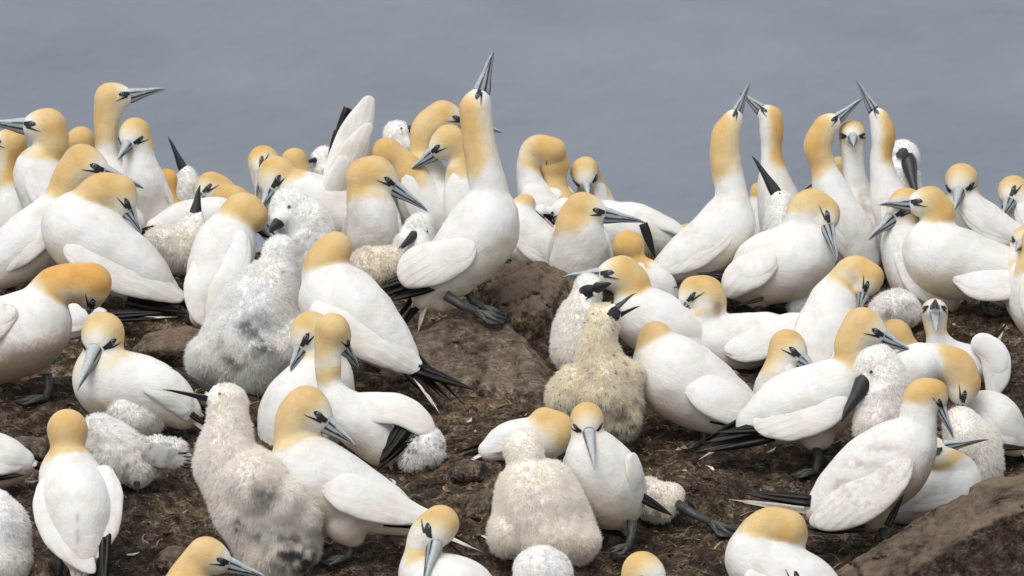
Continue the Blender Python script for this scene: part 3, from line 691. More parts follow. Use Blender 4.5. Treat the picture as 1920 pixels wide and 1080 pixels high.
# ================================================================ THE PLACE
def mound(px, py, r, h):
    p = plane_pt(px, py); MOUNDS.append((p[0], p[1], r, h))
for a in ((1290, 945, .17, .09), (230, 930, .24, .05), (60, 760, .22, .04), (1000, 1075, .25, .04), (860, 1000, .22, .05), (1400, 880, .22, .03),
          (1500, 1000, .2, -.04), (640, 1060, .2, .03), (1880, 650, .3, .03), (430, 690, .25, .03), (700, 560, .25, .04), (1100, 880, .2, -.03), (1330, 560, .25, .03)): mound(*a)

def build_ground():
    def grid_axis(parts):
        out = []
        for a, b, n in parts: out += list(np.linspace(a, b, n, endpoint=False))
        return np.array(out + [parts[-1][1]])
    xs = grid_axis([(-60, -10, 12), (-10, -2.2, 40), (-2.2, 2.2, 380), (2.2, 10, 40), (10, 60, 12)])
    ys = grid_axis([(-40, -8, 20), (-8, -2.9, 40), (-2.9, 2.3, 470), (2.3, 6, 40), (6, 14, 40)])
    X, Y = np.meshgrid(xs, ys, indexing='ij'); Z = height(X, Y); V = np.stack([X, Y, Z], -1).reshape(-1, 3)
    n, m = len(xs), len(ys); I = np.arange(n * m).reshape(n, m)
    Q = np.stack([I[:-1, :-1].ravel(), I[1:, :-1].ravel(), I[1:, 1:].ravel(), I[:-1, 1:].ravel()], 1)
    o = link('ground', new_mesh('ground', V, Q), M_GROUND); o['kind'] = 'structure'
    s = 4000.0
    V = [(-s, 12, -32.5), (s, 12, -32.5), (s, 2 * s, -32.5), (-s, 2 * s, -32.5)]
    o = link('sea', new_mesh('sea', V, [(0, 1, 2, 3)]), M_SEA); o['kind'] = 'structure'
build_ground()

def build_litter():
    """dried weed, stalks and crumbs trodden into the ground: nobody could count them"""
    rg = np.random.default_rng(5); V = []; F = []; C = []
    pal = np.array([(0.035, .022, .014), (.09, .058, .034), (.19, .135, .08), (.30, .225, .14), (.055, .035, .025), (.02, .015, .012)])
    N = 34000; x = rg.uniform(-1.9, 1.9, N); y = rg.uniform(-2.7, 1.9, N); cl = vnoise(np.stack([x * 3, y * 3, 0 * x], 1), 77)
    keep = cl > rg.uniform(-0.9, 0.3, N); x, y = x[keep], y[keep]; z = height(x, y)
    for i in range(len(x)):
        L = rg.uniform(0.012, 0.065); a = rg.uniform(0, 2 * math.pi); b = rg.uniform(-0.15, 0.5); w = rg.uniform(0.0009, 0.0026); k = rg.uniform(-0.9, 0.9)
        p = np.array([x[i], y[i], z[i] + 0.001]); o = len(V)
        for j in range(4):
            aa = a + k * j / 3; s = np.array([-math.sin(aa), math.cos(aa), 0]); V += [p - s * w, p + s * w]
            p = p + np.array([math.cos(aa), math.sin(aa), b * (1 - j / 1.6)]) * L / 3
        c = pal[rg.integers(len(pal))] * rg.uniform(.7, 1.3); C += [c] * 8
        F += [(o + 2 * j, o + 2 * j + 1, o + 2 * j + 3, o + 2 * j + 2) for j in range(3)]
    me = new_mesh('weed_litter', V, np.array(F)); set_attr(me, 'col', 'FLOAT_COLOR', np.array(C)); o = link('weed_litter', me, M_LITTER); o['kind'] = 'stuff'
    V = []; F = []; C = []; N = 5200; x = rg.uniform(-1.9, 1.9, N); y = rg.uniform(-2.7, 1.9, N); z = height(x, y)
    ico = [(0, 0, 1), (.9, 0, .3), (.28, .85, .3), (-.72, .53, .3), (-.72, -.53, .3), (.28, -.85, .3), (0, 0, -.6)]; tri = [(0, 1, 2), (0, 2, 3), (0, 3, 4), (0, 4, 5), (0, 5, 1), (6, 2, 1), (6, 3, 2), (6, 4, 3), (6, 5, 4), (6, 1, 5)]
    for i in range(N):
        r = 0.0025 + 0.016 * rg.random() ** 5; s = rg.uniform(.6, 1.2, 3) * r; o = len(V); t = rg.uniform(0, 6.28)
        for v in ico:
            q = np.array(v) * s * rg.uniform(.8, 1.2); V.append((x[i] + q[0] * math.cos(t) - q[1] * math.sin(t), y[i] + q[0] * math.sin(t) + q[1] * math.cos(t), z[i] + q[2]))
        c = pal[rg.integers(len(pal))] * rg.uniform(.8, 1.4) if rg.random() > .05 else np.array([.45, .42, .38]); C += [c] * 7; F += [tuple(k + o for k in q) for q in tri]
    me = new_mesh('soil_crumbs', V, np.array(F), smooth=False); set_attr(me, 'col', 'FLOAT_COLOR', np.array(C)); o = link('soil_crumbs', me, M_LITTER); o['kind'] = 'stuff'
M_LITTER = simple_attr('dry_litter', 0.85, 0.2)
build_litter()

# ---------------------------------------------------------------- rocks
rock('large brown slab of rock with a leaning cracked face below the tallest gannet', 800,
     [(672, 735), (782, 640), (878, 596), (932, 596), (985, 640), (1048, 708), (1040, 800), (850, 850), (740, 830)], wf=170, wb=470, tilt=1.9, bev=0.05, amp=8, m=M_ROCK, seed=3, voxel=4.5, chips=4, topbev=0.15)
rock('pale crusted boulder with a dark hollow front behind the webbed feet of the tallest gannet', 652,
     [(905, 590), (930, 545), (985, 528), (1040, 550), (1070, 600), (1065, 700), (960, 710), (905, 660)], wf=10, wb=150, tilt=0.1, topbev=0.75, bev=0.45, amp=9, m=M_ROCKP, seed=8)
rock('dark angular rock with a pale top edge beside the crouching gannet with soiled back', 1110,
     [(1575, 1110), (1680, 1042), (1780, 982), (1870, 934), (1990, 908), (2000, 1150), (1570, 1150)], wf=-50, wb=110, tilt=0.15, bev=0.5, topbev=0.45, amp=7, chips=0, m=M_ROCKD, seed=12)
rock('flat pale-brown stone between the preening dirty gannet and the big downy chick', 690,
     [(235, 660), (275, 636), (350, 622), (400, 640), (400, 700), (250, 700)], wf=-30, wb=60, tilt=1.2, bev=0.8, amp=5, m=M_ROCKP, seed=15)
rock('small brown rock beside the back-turned white gannet with a buff hood', 872,
     [(10, 835), (35, 822), (80, 824), (100, 850), (90, 880), (20, 880)], wf=-20, wb=40, tilt=0.6, bev=0.5, amp=5, m=M_ROCK, seed=17)
rock('pale lichen-spotted stone behind the gannet head at the bottom edge', 1068,
     [(285, 1060), (298, 1038), (330, 1026), (352, 1030), (350, 1080), (290, 1085)], wf=-20, wb=40, tilt=0.5, bev=0.5, amp=4, m=M_ROCKP, seed=19)
rock('rounded brown rock under the small dirty chick in the bottom corner', 1085,
     [(45, 1075), (62, 1045), (90, 1050), (110, 1090), (100, 1110), (45, 1110)], wf=-20, wb=40, tilt=0.5, bev=0.5, amp=4, m=M_ROCK, seed=21)
rock('small round brown boulder beside the gannet with a smudged nape', 590,
     [(1228, 575), (1242, 556), (1270, 552), (1288, 568), (1290, 605), (1230, 605)], wf=-20, wb=40, tilt=0.3, bev=0.4, amp=5, m=M_ROCK, seed=23)
rock('leaning brown stone behind the folded back-turned downy chick', 975,
     [(858, 965), (880, 935), (915, 918), (930, 940), (925, 985), (865, 990)], wf=-20, wb=40, tilt=0.8, bev=0.5, amp=5, m=M_ROCK, seed=27)
rock('brown ledge of stone under the drooping wing and dirty chick', 905,
     [(835, 880), (870, 862), (905, 868), (915, 905), (840, 915)], wf=-20, wb=40, tilt=0.8, bev=0.5, amp=5, m=M_ROCK, seed=29)

# ================================================================ THE BIRDS
# ---- along the crest and behind it
gannet('cream-crowned gannet at the picture edge, its level bill cut off by the frame', 478, [(150, 420, 45), (110, 390, 60), (72, 326, 48), (84, 296, 36), (97, 270, 32), (90, 238, 36)], (-30, 228), ylen=2.5)
gannet('gannet with only an orange-buff neck showing beneath the level bill of its neighbour', 448, [(60, 440, 40), (30, 415, 48), (28, 370, 36), (18, 320, 28), (22, 270, 30)], (-80, 262), rich=.5)
gannet('gannet cut off by the picture edge, just a strip of buff nape in view', 440, [(-60, 430, 40), (-40, 420, 45), (-25, 395, 36), (-18, 375, 28), (-22, 350, 26)], (-110, 350))
gannet('tall alert gannet with slim upright neck, its bill held level above all its neighbours', 460, [(240, 430, 40), (222, 405, 58), (207, 350, 44), (200, 290, 27), (199, 235, 24), (207, 185, 31)], (310, 165), hint=(0, -1, 0))
gannet('gannet showing only a buff crown between a tall neck and a cream-crowned neighbour', 440, [(185, 410, 35), (172, 390, 45), (162, 340, 36), (156, 300, 28), (152, 264, 28)])
gannet('gannet staring down its bill at the camera beside the tall slim-necked gannet', 465, [(292, 440, 35, 90), (285, 410, 54, 50), (268, 345, 43, 0), (261, 298, 36, -8), (257, 270, 31, -8), (254, 250, 30, -12)], (225, 300, -62), ylen=1.7)
gannet('gannet reduced to a narrow deep-orange neck behind the cream-breasted staring gannet', 460, [(330, 440, 30), (325, 425, 35), (318, 400, 26), (314, 365, 20), (313, 336, 21)], (260, 330, 60), rich=.7)
chick('white downy chick at the crest with a dark bill pointing straight up', 420, [(345, 410, 34), (346, 385, 36), (350, 350, 26), (350, 328, 20)], (316, 256), hint=(.6, -.3, 0), dirt=.1, bs=1.5)
gannet('gannet with neck folded back and bill slanting down over its lower neighbour', 560, [(5, 500, 42), (50, 462, 60), (98, 415, 52), (116, 370, 40), (134, 334, 36), (154, 308, 39)], (272, 351, -24), ylen=2.5, prim=[((-20, 520), (30, 545), 26)], tail=(-90, 560))
chick('chick hidden among white backs with just its black bill tip poking up', 420, [(60, 420, 26), (66, 412, 24), (76, 402, 17)], (62, 358), hint=(1, 0, 0), dirt=.05)
gannet('large gannet bowing with bill pointing straight down over its own back', 592, [(318, 545, 22), (250, 505, 56), (178, 460, 73), (140, 425, 62), (160, 384, 42), (190, 358, 35), (224, 361, 33)], (268, 438, -12), nb=4,
       wings=[(143, 472, 22, -60), (175, 485, 36, -62), (235, 513, 40, -50), (295, 540, 26, -32), (335, 556, 14, -20)], prim=[((240, 560, -25), (352, 588, -15), 34), ((260, 552, -25), (354, 570, -12), 30)], tail=(352, 574, 10))
gannet('dirty-bellied gannet bowing its deep-orange head with the bill tucked under', 750, [(-70, 655, 50), (0, 640, 78), (62, 612, 72), (75, 572, 50), (110, 535, 38), (172, 530, 38)], (168, 590, 14), dirt=1.0, rich=.8, nb=3, ax=86,
       legs=[((88, 700), (86, 752), (-1, .05, -.4), 58)], wings=[(20, 590, 20, -70), (-20, 610, 40, -70), (-60, 640, 34, -60)], prim=None)
gannet('gannet hidden behind a bowed orange head, dark wing tips crossed over its tail', 628, [(185, 598, 22, 20), (128, 605, 44, 10), (70, 610, 42, 10), (60, 590, 30, 20), (55, 575, 26, 30)], None, dirt=.2, prim=[((200, 592), (305, 586), 20), ((190, 598), (300, 598), 18)], tail=(332, 594))
gannet('sitting gannet with its grey bill resting on its cream breast, downy chick beneath it', 830, [(345, 772, 34), (285, 735, 60), (205, 718, 68), (195, 668, 46), (193, 625, 41)], (152, 729, -78), dirt=.3,
       wings=[(268, 712, 22, -50), (300, 715, 34, -52), (330, 740, 32, -40), (352, 775, 16, -30)], prim=[((360, 775, -40), (392, 800, -36), 14)], tail=(392, 815))
chick('small dirty chick tucked beneath the belly of the pale-crowned sitting gannet', 815, [(290, 785, 30, -55), (250, 770, 42, -70), (235, 760, 30, -80)], face=False, dirt=.5)
chick('downy chick lying flat on the mud with a striped flipper stuck out', 915, [(185, 815, 42), (215, 845, 56), (250, 870, 42), (256, 895, 26)], (262, 922, -24), dirt=.5, lumps=[(300, 845, 30, 10), (330, 842, 22, 10)], flap=[[(285, 850, 22), (320, 860, 22), (350, 862, 16)]])
gannet('white gannet seen from behind, plain buff hood and wings meeting down its back', 1085, [(158, 1035, 38, -62), (148, 960, 74, -22), (130, 895, 58, 22), (125, 848, 39, 30), (124, 806, 39, 34)], None, dirt=.12, ylen=2.35, smudge=[(152, 985, (4, 48), .55)], wn=(0, -.25, -1), wings=[(90, 915, 20, -30), (98, 950, 33, -52), (122, 1000, 36, -78), (160, 1045, 22, -92), (180, 1065, 9, -96)], wings2=[(198, 888, 18, -20), (206, 925, 27, -38), (203, 980, 27, -62), (192, 1020, 17, -80), (186, 1040, 8, -88)],  # the narrow smudge paints crease shade along the wing seam
       prim=[((180, 1040, -60), (205, 1095, -70), 44)], tail=(150, 1100, -80), legs=[((112, 1040, 20), (106, 1090, 30), (0, 0, 1), 50)])
gannet('gannet at the picture edge showing only a white flank and black wing tip', 935, [(40, 870, 28), (-10, 865, 54), (-80, 855, 60), (-110, 800, 40), (-100, 760, 36)], (-160, 790), prim=[((-30, 890, -50), (48, 890, -40), 26)], tail=(50, 905))
chick('dirty downy chick cut by the picture edge in the bottom corner', 1085, [(2, 1045, 55), (2, 990, 52), (-10, 945, 40)], face=False, dirt=.4)
gannet('gannet with only head and buff neck rising from the bottom edge, bill slanting down', 1230, [(300, 1210, 50), (330, 1160, 62), (350, 1100, 44), (364, 1062, 39), (386, 1042, 37)], (504, 1084))
chick('big pale chick with grey-smudged wings gaping its dark bill at the sitting gannet', 1080, [(520, 1015, 82), (485, 940, 88), (430, 868, 64), (428, 805, 44), (424, 752, 39)], (322, 688, -26), hint=(.5, -1, 0), gape=(306, 728, -26), dirt=.2, bs=1.2, tint=(.91, .885, .84), lumps=[(560, 960, 46, -30), (480, 905, 58, -56), (530, 930, 40, -60)], fuzz=1.2, patches=[(500, 925, 22, .6), (545, 1030, 40, .9), (575, 1060, 30, 1.0), (450, 985, 14, .9), (490, 1000, 16, .7)])
gannet('gannet seen from behind with its head curled to one side over a long white back', 628, [(383, 592, 26, -40), (398, 545, 48, -25), (420, 472, 60, 0), (436, 420, 46, 10), (456, 396, 36, 10), (474, 404, 29, 5)], (506, 446, 70), nb=3, dirt=.1, prim=None, tail=(388, 612, -50), smudge=[(413, 545, (4, 22), .6)], wn=(0, -.2, -1), wings=[(376, 500, 18, -40), (372, 540, 26, -58), (378, 580, 22, -66), (386, 606, 8, -70)], wings2=[(454, 448, 16, -42), (446, 492, 27, -58), (424, 545, 30, -74), (402, 590, 14, -80), (392, 606, 7, -80)])  # smudge here is the shaded seam between the wings, put into the colour
chick('big fluffy white chick seen from behind beside the curled white-backed gannet', 715, [(465, 655, 96), (482, 595, 84), (512, 530, 48), (524, 492, 33), (525, 466, 33)], None, dirt=.28, lumps=[(400, 670, 45, -20), (540, 640, 50, -30)], fuzz=1.2, patches=[(470, 615, 26, .6), (500, 655, 22, .7), (440, 680, 18, .6)])
chick('downy chick drooping its head with a short black bill above the back-turned chick', 560, [(600, 520, 46), (582, 465, 48), (568, 415, 46), (544, 392, 44)], (500, 440, -18), dirt=.35)
gannet('gannet seen from behind with a smooth buff hood and long crossed black wing tips', 770, [(768, 682, 24, -30), (715, 635, 54, -20), (645, 575, 76, 0), (606, 530, 50, 10), (612, 492, 40, 12), (628, 466, 33, 12)], None, dirt=.08, ylen=2.3,
       wings=[(600, 585, 20, -62), (640, 605, 38, -70), (700, 640, 40, -64), (755, 672, 28, -50), (790, 694, 10, -42)], prim=[((720, 668, -50), (888, 730, -50), 34), ((760, 690, -48), (832, 768, -48), 24), ((700, 662, -48), (800, 690, -48), 20)], tail=(826, 776, -62), legs=[((690, 660, -10), (690, 695, -20), (1, 0, -.3), 26)])
gannet('gannet with a nest-soiled back looking down behind another upright buff neck', 826, [(545, 850, 60), (570, 780, 84), (598, 722, 66), (604, 668, 42), (597, 630, 37), (582, 620, 37)], (544, 694, -34), dirt=.7, tail=None, prim=None)
gannet('gannet with a straight buff neck and one wing drooped to show black primaries', 880, [(720, 845, 34), (682, 800, 50), (642, 768, 42), (620, 728, 29), (615, 680, 25), (615, 642, 27), (623, 620, 34)], (673, 690, 52), dirt=.2, farwing=False, wn=(0.1, -.5, -.8),
       wings=[(660, 772, 34, -20), (705, 765, 34, -25), (750, 768, 34, -28), (788, 792, 26, -28), (806, 812, 12, -22)], prim=[((776, 800, -34), (708, 880, -38), 36), ((758, 800, -36), (712, 868, -38), 34), ((790, 806, -32), (726, 850, -36), 20)], tail=(745, 895))
chick('small soiled chick half hidden under a drooped wing with black primaries', 890, [(775, 850, 36, 20), (795, 840, 42, 20), (808, 822, 26, 20)], face=False, dirt=1.0)
gannet('side-on standing gannet with a buff hood in front of a grey-smudged chick', 1060, [(765, 975, 30), (695, 942, 56), (590, 892, 74), (550, 835, 44), (554, 785, 38), (574, 764, 42)], (668, 834, -24), dirt=.15, ylen=2.6, ax=652,
       wings=[(620, 905, 24, -62), (660, 925, 40, -66), (720, 945, 38, -56), (775, 962, 22, -44), (815, 968, 10, -36)], prim=[((720, 975, -36), (845, 985, -30), 26), ((740, 968, -36), (870, 992, -30), 22)], tail=(905, 1035), legs=[((655, 1000), (652, 1052), (-1, .12, -.35), 50)], extra=[(650, 975, 46), (660, 1000, 26)])
gannet('gannet bowing in profile of the crown, bill pointing down at the bottom edge', 1220, [(900, 1170, 55), (860, 1120, 74), (800, 1085, 52), (788, 1040, 36), (803, 1003, 36), (826, 982, 36)], (794, 1098, -52), dirt=.1)
T = gannet('tallest gannet stretching neck and bill straight up on the brown slab', 664, [(800, 552, 30), (848, 500, 56), (905, 430, 68), (918, 375, 46), (908, 320, 35), (898, 262, 31), (891, 205, 31)], (924, 96), hint=(-1, 0, 0), dirt=.2, ylen=4.4, ax=890, pale=.25, bs=1.15, rich=.2,
       wings=[(878, 462, 18, -60), (860, 478, 32, -60), (822, 492, 42, -52), (785, 502, 40, -44), (770, 520, 22, -38)], prim=[((780, 522, -34), (700, 562, -30), 30), ((815, 535, -34), (722, 566, -30), 24), ((790, 512, -34), (700, 545, -30), 26)], tail=(783, 625), extra=[(862, 528, 28), (828, 560, 24)],
       legs=[((836, 553, -40), (892, 590, -48), (.8, .5, -.3), 62), ((880, 550, 10), (902, 582, 0), (.8, .4, 0), 46)])
gannet('dirty-breasted gannet with folded neck and long grey bill slanting down over white backs', 520, [(700, 500, 46, 40), (700, 462, 54, 20), (698, 400, 48, 0), (682, 352, 38, 0), (684, 332, 36, 0), (704, 326, 35, 0)], (804, 395, -10), dirt=.9, ylen=2.4, smudge=[(700, 455, (34, 24), .45), (672, 400, (12, 26), .3)])
gannet('gannet with a bare buff nape turned away behind the dirty-breasted gannet', 470, [(820, 430, 40), (800, 395, 48), (775, 335, 38), (748, 305, 34), (724, 289, 32)], (700, 300, 110), ylen=3.0)
chick('white fluffy chick on the skyline with its grey bill against a buff head', 440, [(752, 400, 40), (748, 340, 40), (744, 280, 34), (740, 248, 27)], (798, 232), hint=(0, -1, 0), dirt=.08)
gannet('gannet arching its buff neck on the skyline, bill passing behind the tallest gannet', 465, [(850, 440, 40), (828, 400, 54), (806, 345, 40), (794, 285, 29), (800, 242, 29), (830, 218, 31)], (942, 247), hint=(0, -1, 0))
gannet('gannet with buff head and half-open bill facing away from the tallest gannet beside it', 480, [(900, 450, 40), (880, 410, 50), (868, 335, 34), (866, 292, 29), (842, 264, 32)], (764, 323), hint=(-.3, -1, 0), ylen=2.9)
gannet('gannet hiding its face behind a neighbour, dark bill pointing straight down at the skyline', 450, [(600, 420, 40), (560, 395, 50), (515, 345, 38), (494, 302, 30)], (482, 372, -8), rich=.4, ylen=2.2, hint=(-1, -.2, 0))
gannet('wing-stretching gannet with a pale buff crown and both wings raised behind it', 500, [(700, 440, 34), (640, 405, 52), (570, 370, 50), (535, 345, 38), (519, 328, 36)], (492, 392, -42), ylen=1.7, farwing=False, prim=[((656, 203, 30), (620, 300, 30), 30), ((636, 245, 30), (608, 345, 30), 26), ((624, 300, 26), (602, 388, 26), 20)], wn=(.3, .1, -1),
       wings=[(628, 385, 26, 10), (642, 325, 36, 16), (664, 255, 33, 20), (690, 192, 15, 20)], tail=None)
gannet('gannet lifting a second white wing just under the raised wing on the skyline', 505, [(690, 450, 30, 14), (650, 430, 42, 20), (600, 410, 40, 20), (570, 400, 30, 30), (560, 395, 28, 40)], None, farwing=False, prim=None, wn=(.35, .15, -1), wings=[(616, 388, 13, -30), (630, 345, 24, -30), (657, 290, 25, -28), (691, 240, 12, -24)], tail=None)
gannet('gannet showing only a low buff crown beside a white chick on the skyline', 420, [(570, 380, 30), (562, 360, 36), (556, 325, 28), (552, 302, 26)])
chick('white chick with a black face low on the skyline beside a raised wing', 410, [(625, 380, 30), (620, 350, 34), (612, 315, 26), (607, 295, 22)], (566, 306), dirt=.05)
gannet('gannet low on the crest with a cream forehead and dark bill pointing down', 430, [(440, 410, 30), (425, 390, 38), (412, 365, 34), (396, 350, 29)], (352, 392, -8))
gannet('gannet curled up low on the crest, just a rounded buff hood above white backs', 440, [(470, 410, 30), (450, 400, 38), (440, 380, 32), (424, 374, 29)], (398, 400, 40))
gannet('white gannet crouched behind a black-faced chick, back visible below low buff hoods', 470, [(300, 430, 26), (340, 420, 40), (400, 410, 42), (430, 405, 32), (440, 410, 28)], (450, 440, 30), ylen=.6)
chick('cream chick with a wholly black face and bill pointing up among white backs', 520, [(300, 455, 34), (335, 470, 42), (360, 448, 38), (362, 424, 26)], (374, 346, -4), hint=(-.7, -.1, -.7), dirt=.2, tint=(.91, .89, .85), mk=1.0, bs=1.55)
gannet('gannet preening with its neck arched into a loop on the skyline', 455, [(1040, 430, 36), (1020, 405, 46), (998, 355, 28), (990, 305, 24), (1006, 277, 24), (1036, 284, 27)], (1020, 330, 24))
gannet('gannet with straight buff neck turned from the camera in front of a looped neck', 450, [(1060, 430, 40), (1052, 410, 48), (1044, 365, 27), (1040, 330, 27), (1038, 308, 31)], None, ylen=4.2)
gannet('gannet bowing toward the camera with a cream forehead and dark bill tip at the skyline', 440, [(1120, 420, 34, 40), (1118, 400, 42, 30), (1108, 350, 26, 20), (1100, 318, 28, 0), (1095, 322, 27, -10)], (1104, 372, -52), hint=(-.2, -.5, -.8))
gannet('gannet with its buff head tucked low beside the tallest gannet, white wings folded beneath', 530, [(1045, 490, 30), (1005, 465, 50), (968, 420, 42), (975, 393, 26), (984, 383, 21)], (1000, 395, 60), dirt=.1)
gannet('gannet with level grey bill and cream forehead sitting behind the pale boulder', 560, [(1085, 535, 46, 40), (1088, 488, 58, 20), (1085, 435, 46, 0), (1076, 410, 37, 0), (1092, 394, 35, 0)], (1210, 415, -8), dirt=.4, ylen=1.9)
gannet('gannet spreading its white wings low on the skyline, head hidden behind its neighbour', 510, [(1255, 455, 30, 20), (1200, 440, 52, 20), (1130, 430, 54, 30), (1090, 420, 36, 40), (1080, 415, 30, 50)], (1050, 430, 60), dirt=.1, wn=(0, -1, -.6), ylen=.6,
       wings=[(1150, 395, 22, 0), (1195, 398, 26, 0), (1245, 420, 24, 0), (1285, 440, 12, 0)], prim=[((1205, 420, -50), (1228, 486, -50), 22)], extra=[(1060, 398, 28, 30), (1015, 396, 16, 30)])
gannet('gannet reduced to a thin buff curve of crown in front of grey sea', 470, [(1330, 460, 24), (1315, 455, 30), (1300, 445, 26), (1288, 440, 22)], (1270, 455, 40))
gannet('gannet with a round orange bulb of a head turned away behind the cream-faced gannet', 590, [(1245, 560, 30), (1222, 535, 42), (1196, 505, 28), (1186, 485, 26), (1178, 462, 31)], None, rich=.35, ylen=2.1)
gannet('gannet reaching its grey bill level over the head of a black-faced chick', 690, [(1345, 672, 24), (1285, 636, 52), (1215, 600, 62), (1184, 568, 40), (1186, 535, 35), (1166, 514, 36)], (1056, 517, -20), hint=(0, -1, 0), dirt=.1, ylen=2.2)
chick('white chick with a black face and stubby bill beneath a level grey bill', 695, [(1078, 655, 50), (1082, 612, 46), (1092, 565, 30), (1102, 543, 31)], (1146, 530, -62), hint=(-.1, -1, -.1), dirt=.15, tint=(.92, .90, .87), mk=1.0, bs=1.2)
chick('cream soil-stained chick begging with its dark bill wide open and raised', 850, [(1152, 782, 50), (1138, 728, 60), (1124, 668, 40), (1124, 625, 37), (1130, 602, 36)], (1192, 548, -6), hint=(-1, -.4, 0), gape=(1200, 572, -6), dirt=.85, tint=(.88, .825, .70), mk=.3, lumps=[(1062, 742, 38, 10), (1082, 720, 36, 4), (1172, 702, 30, 0)], patches=[(1150, 780, 50, .35)], fuzz=1.15)
gannet('gannet with its buff head twisted back and a dark smudge on the nape', 690, [(1490, 624, 26), (1425, 634, 50), (1352, 644, 54), (1318, 612, 42), (1326, 578, 35), (1324, 552, 35), (1302, 546, 29)], (1268, 590, -6), hint=(-.6, -1, 0), nb=3, dirt=.25, ylen=3.0, smudge=[(1344, 572, (9, 22), 1.0)],
       wings=[(1370, 655, 16, -50), (1400, 650, 32, -54), (1445, 630, 36, -48), (1490, 605, 22, -36), (1515, 596, 8, -30)], prim=[((1430, 660, -30), (1520, 640, -26), 20)])
gannet('gannet bent away with a thin buff collar, white back and wing over brown mud', 832, [(1420, 790, 26), (1345, 755, 62), (1268, 705, 76), (1228, 660, 44), (1230, 636, 34)], (1228, 690, 90), dirt=.15, ylen=1.7, ax=1318,
       wings=[(1300, 728, 22, -66), (1335, 742, 40, -70), (1385, 765, 38, -58), (1425, 785, 22, -44), (1440, 792, 8, -38)], prim=[((1330, 785, -50), (1432, 806, -40), 16)], tail=None, legs=[((1318, 790), (1318, 838), (-1, .05, -.3), 44)])
gannet('fencing gannet with upstretched buff neck and long white body, bill crossed with another', 565, [(1245, 505, 26), (1302, 478, 50), (1358, 432, 56), (1374, 375, 38), (1361, 305, 29), (1360, 258, 28), (1371, 232, 22)], (1406, 154), hint=(-1, -.2, 0), dirt=.1, ylen=5.2, rich=.25,
       prim=[((1310, 520, -30), (1258, 540, -30), 14), ((1350, 515, -40), (1300, 528, -34), 20)])
gannet('pale-throated gannet crossing its raised bill with the mate opposite on the skyline', 520, [(1500, 480, 40), (1480, 440, 52), (1458, 375, 40), (1447, 300, 24), (1447, 248, 23), (1446, 220, 22)], (1386, 171), hint=(1, -.1, 0), ylen=5.2, rich=.3, pale=.05, bs=1.15)
gannet('gannet hidden behind a chick with a long dark bill, cream breast only', 500, [(1440, 470, 30), (1430, 440, 36), (1425, 400, 26), (1422, 375, 20), (1424, 358, 18)], (1420, 380, 50), ylen=1.0)
chick('white chick with a long dark bill pointing up between two fencing gannets', 570, [(1475, 470, 44), (1470, 430, 40), (1470, 395, 29), (1466, 376, 26)], (1411, 291), hint=(.6, -.6, 0), dirt=.12, bs=1.35)
gannet('side-on standing gannet with its grey bill pointing straight down past its white breast', 592, [(1405, 525, 46), (1440, 505, 66), (1496, 484, 70), (1514, 442, 44), (1508, 404, 36), (1522, 388, 35), (1545, 399, 31)], (1567, 490, -14), hint=(1, -.2, 0), dirt=.15, ylen=2.6,
       wings=[(1432, 494, 26, -64), (1412, 505, 36, -60), (1388, 520, 34, -52), (1372, 540, 22, -44)], prim=[((1358, 520, -30), (1305, 512, -26), 14), ((1350, 525, -30), (1262, 540, -26), 18), ((1430, 560, -60), (1380, 575, -56), 10)], tail=(1330, 560), legs=[((1425, 565, -10), (1425, 600, -10), (1, 0, -.3), 34)], extra=[(1420, 555, 26)])
gannet('fencing gannet with a curved orange neck, slanting its bill across the next one', 540, [(1610, 490, 40), (1590, 440, 50), (1566, 385, 40), (1545, 315, 28), (1534, 272, 27), (1548, 238, 24)], (1619, 182), hint=(-1, -.6, 0), ylen=4.6, rich=.35)
gannet('gannet facing the camera head-on with black eye patches between two fencing gannets', 540, [(1635, 500, 40, 100), (1628, 460, 62, 50), (1616, 400, 46, 20), (1606, 350, 30, 6), (1599, 295, 22, 0), (1598, 250, 26, 0)], (1596, 276, -92), hint=(0, -1, -.2), dirt=.5, ylen=2.4, smudge=[(1612, 345, (9, 9), .6), (1622, 375, (13, 22), .8)])
gannet('gannet behind the head-on gannet, only a scrap of buff head and a grey bill tip', 500, [(1590, 440, 30), (1585, 410, 34), (1580, 360, 22), (1576, 330, 17), (1572, 308, 16)], (1500, 362, 40))
gannet('pale-throated gannet with bill raised nearly upright, orange nape toward a fluffy chick', 540, [(1720, 490, 36), (1705, 450, 50), (1672, 385, 38), (1654, 305, 26), (1656, 255, 24), (1650, 225, 20)], (1606, 150), hint=(1, 0, 0), ylen=5.4, rich=.35, pale=.05, bs=1.15)
chick('fluffy white chick on the skyline hanging its black face down', 470, [(1710, 420, 40), (1698, 370, 38), (1690, 315, 34), (1700, 284, 30)], (1716, 380, -30), hint=(.9, -.5, -.1), dirt=.1, mk=.8, bs=1.6)
gannet('gannet gaping sideways, head turned back over a clean white wing', 590, [(1950, 520, 32), (1860, 506, 54), (1762, 484, 70), (1752, 440, 42), (1762, 402, 31), (1744, 380, 32)], (1648, 382, -10), hint=(0, -1, 0), dirt=.35, ylen=2.6,
       wings=[(1800, 520, 20, -56), (1835, 530, 36, -58), (1885, 530, 34, -50), (1930, 528, 18, -40)], legs=[((1848, 560), (1850, 590), (1, 0, -.3), 30)])
gannet('soiled-breasted gannet with long bill slanting down beneath a gaping neighbour', 590, [(1760, 560, 40), (1728, 525, 58), (1698, 462, 46), (1697, 415, 36), (1699, 385, 34)], (1624, 449, -16), dirt=.8, hint=(-.2, -1, 0), ylen=1.8)
gannet('gannet on the skyline behind the gaping bird, dark bill resting on its breast', 500, [(1905, 450, 30), (1850, 430, 46), (1812, 395, 40), (1806, 358, 32), (1803, 337, 32)], (1784, 396, -36), hint=(-.2, -1, -.4), ylen=1.9)
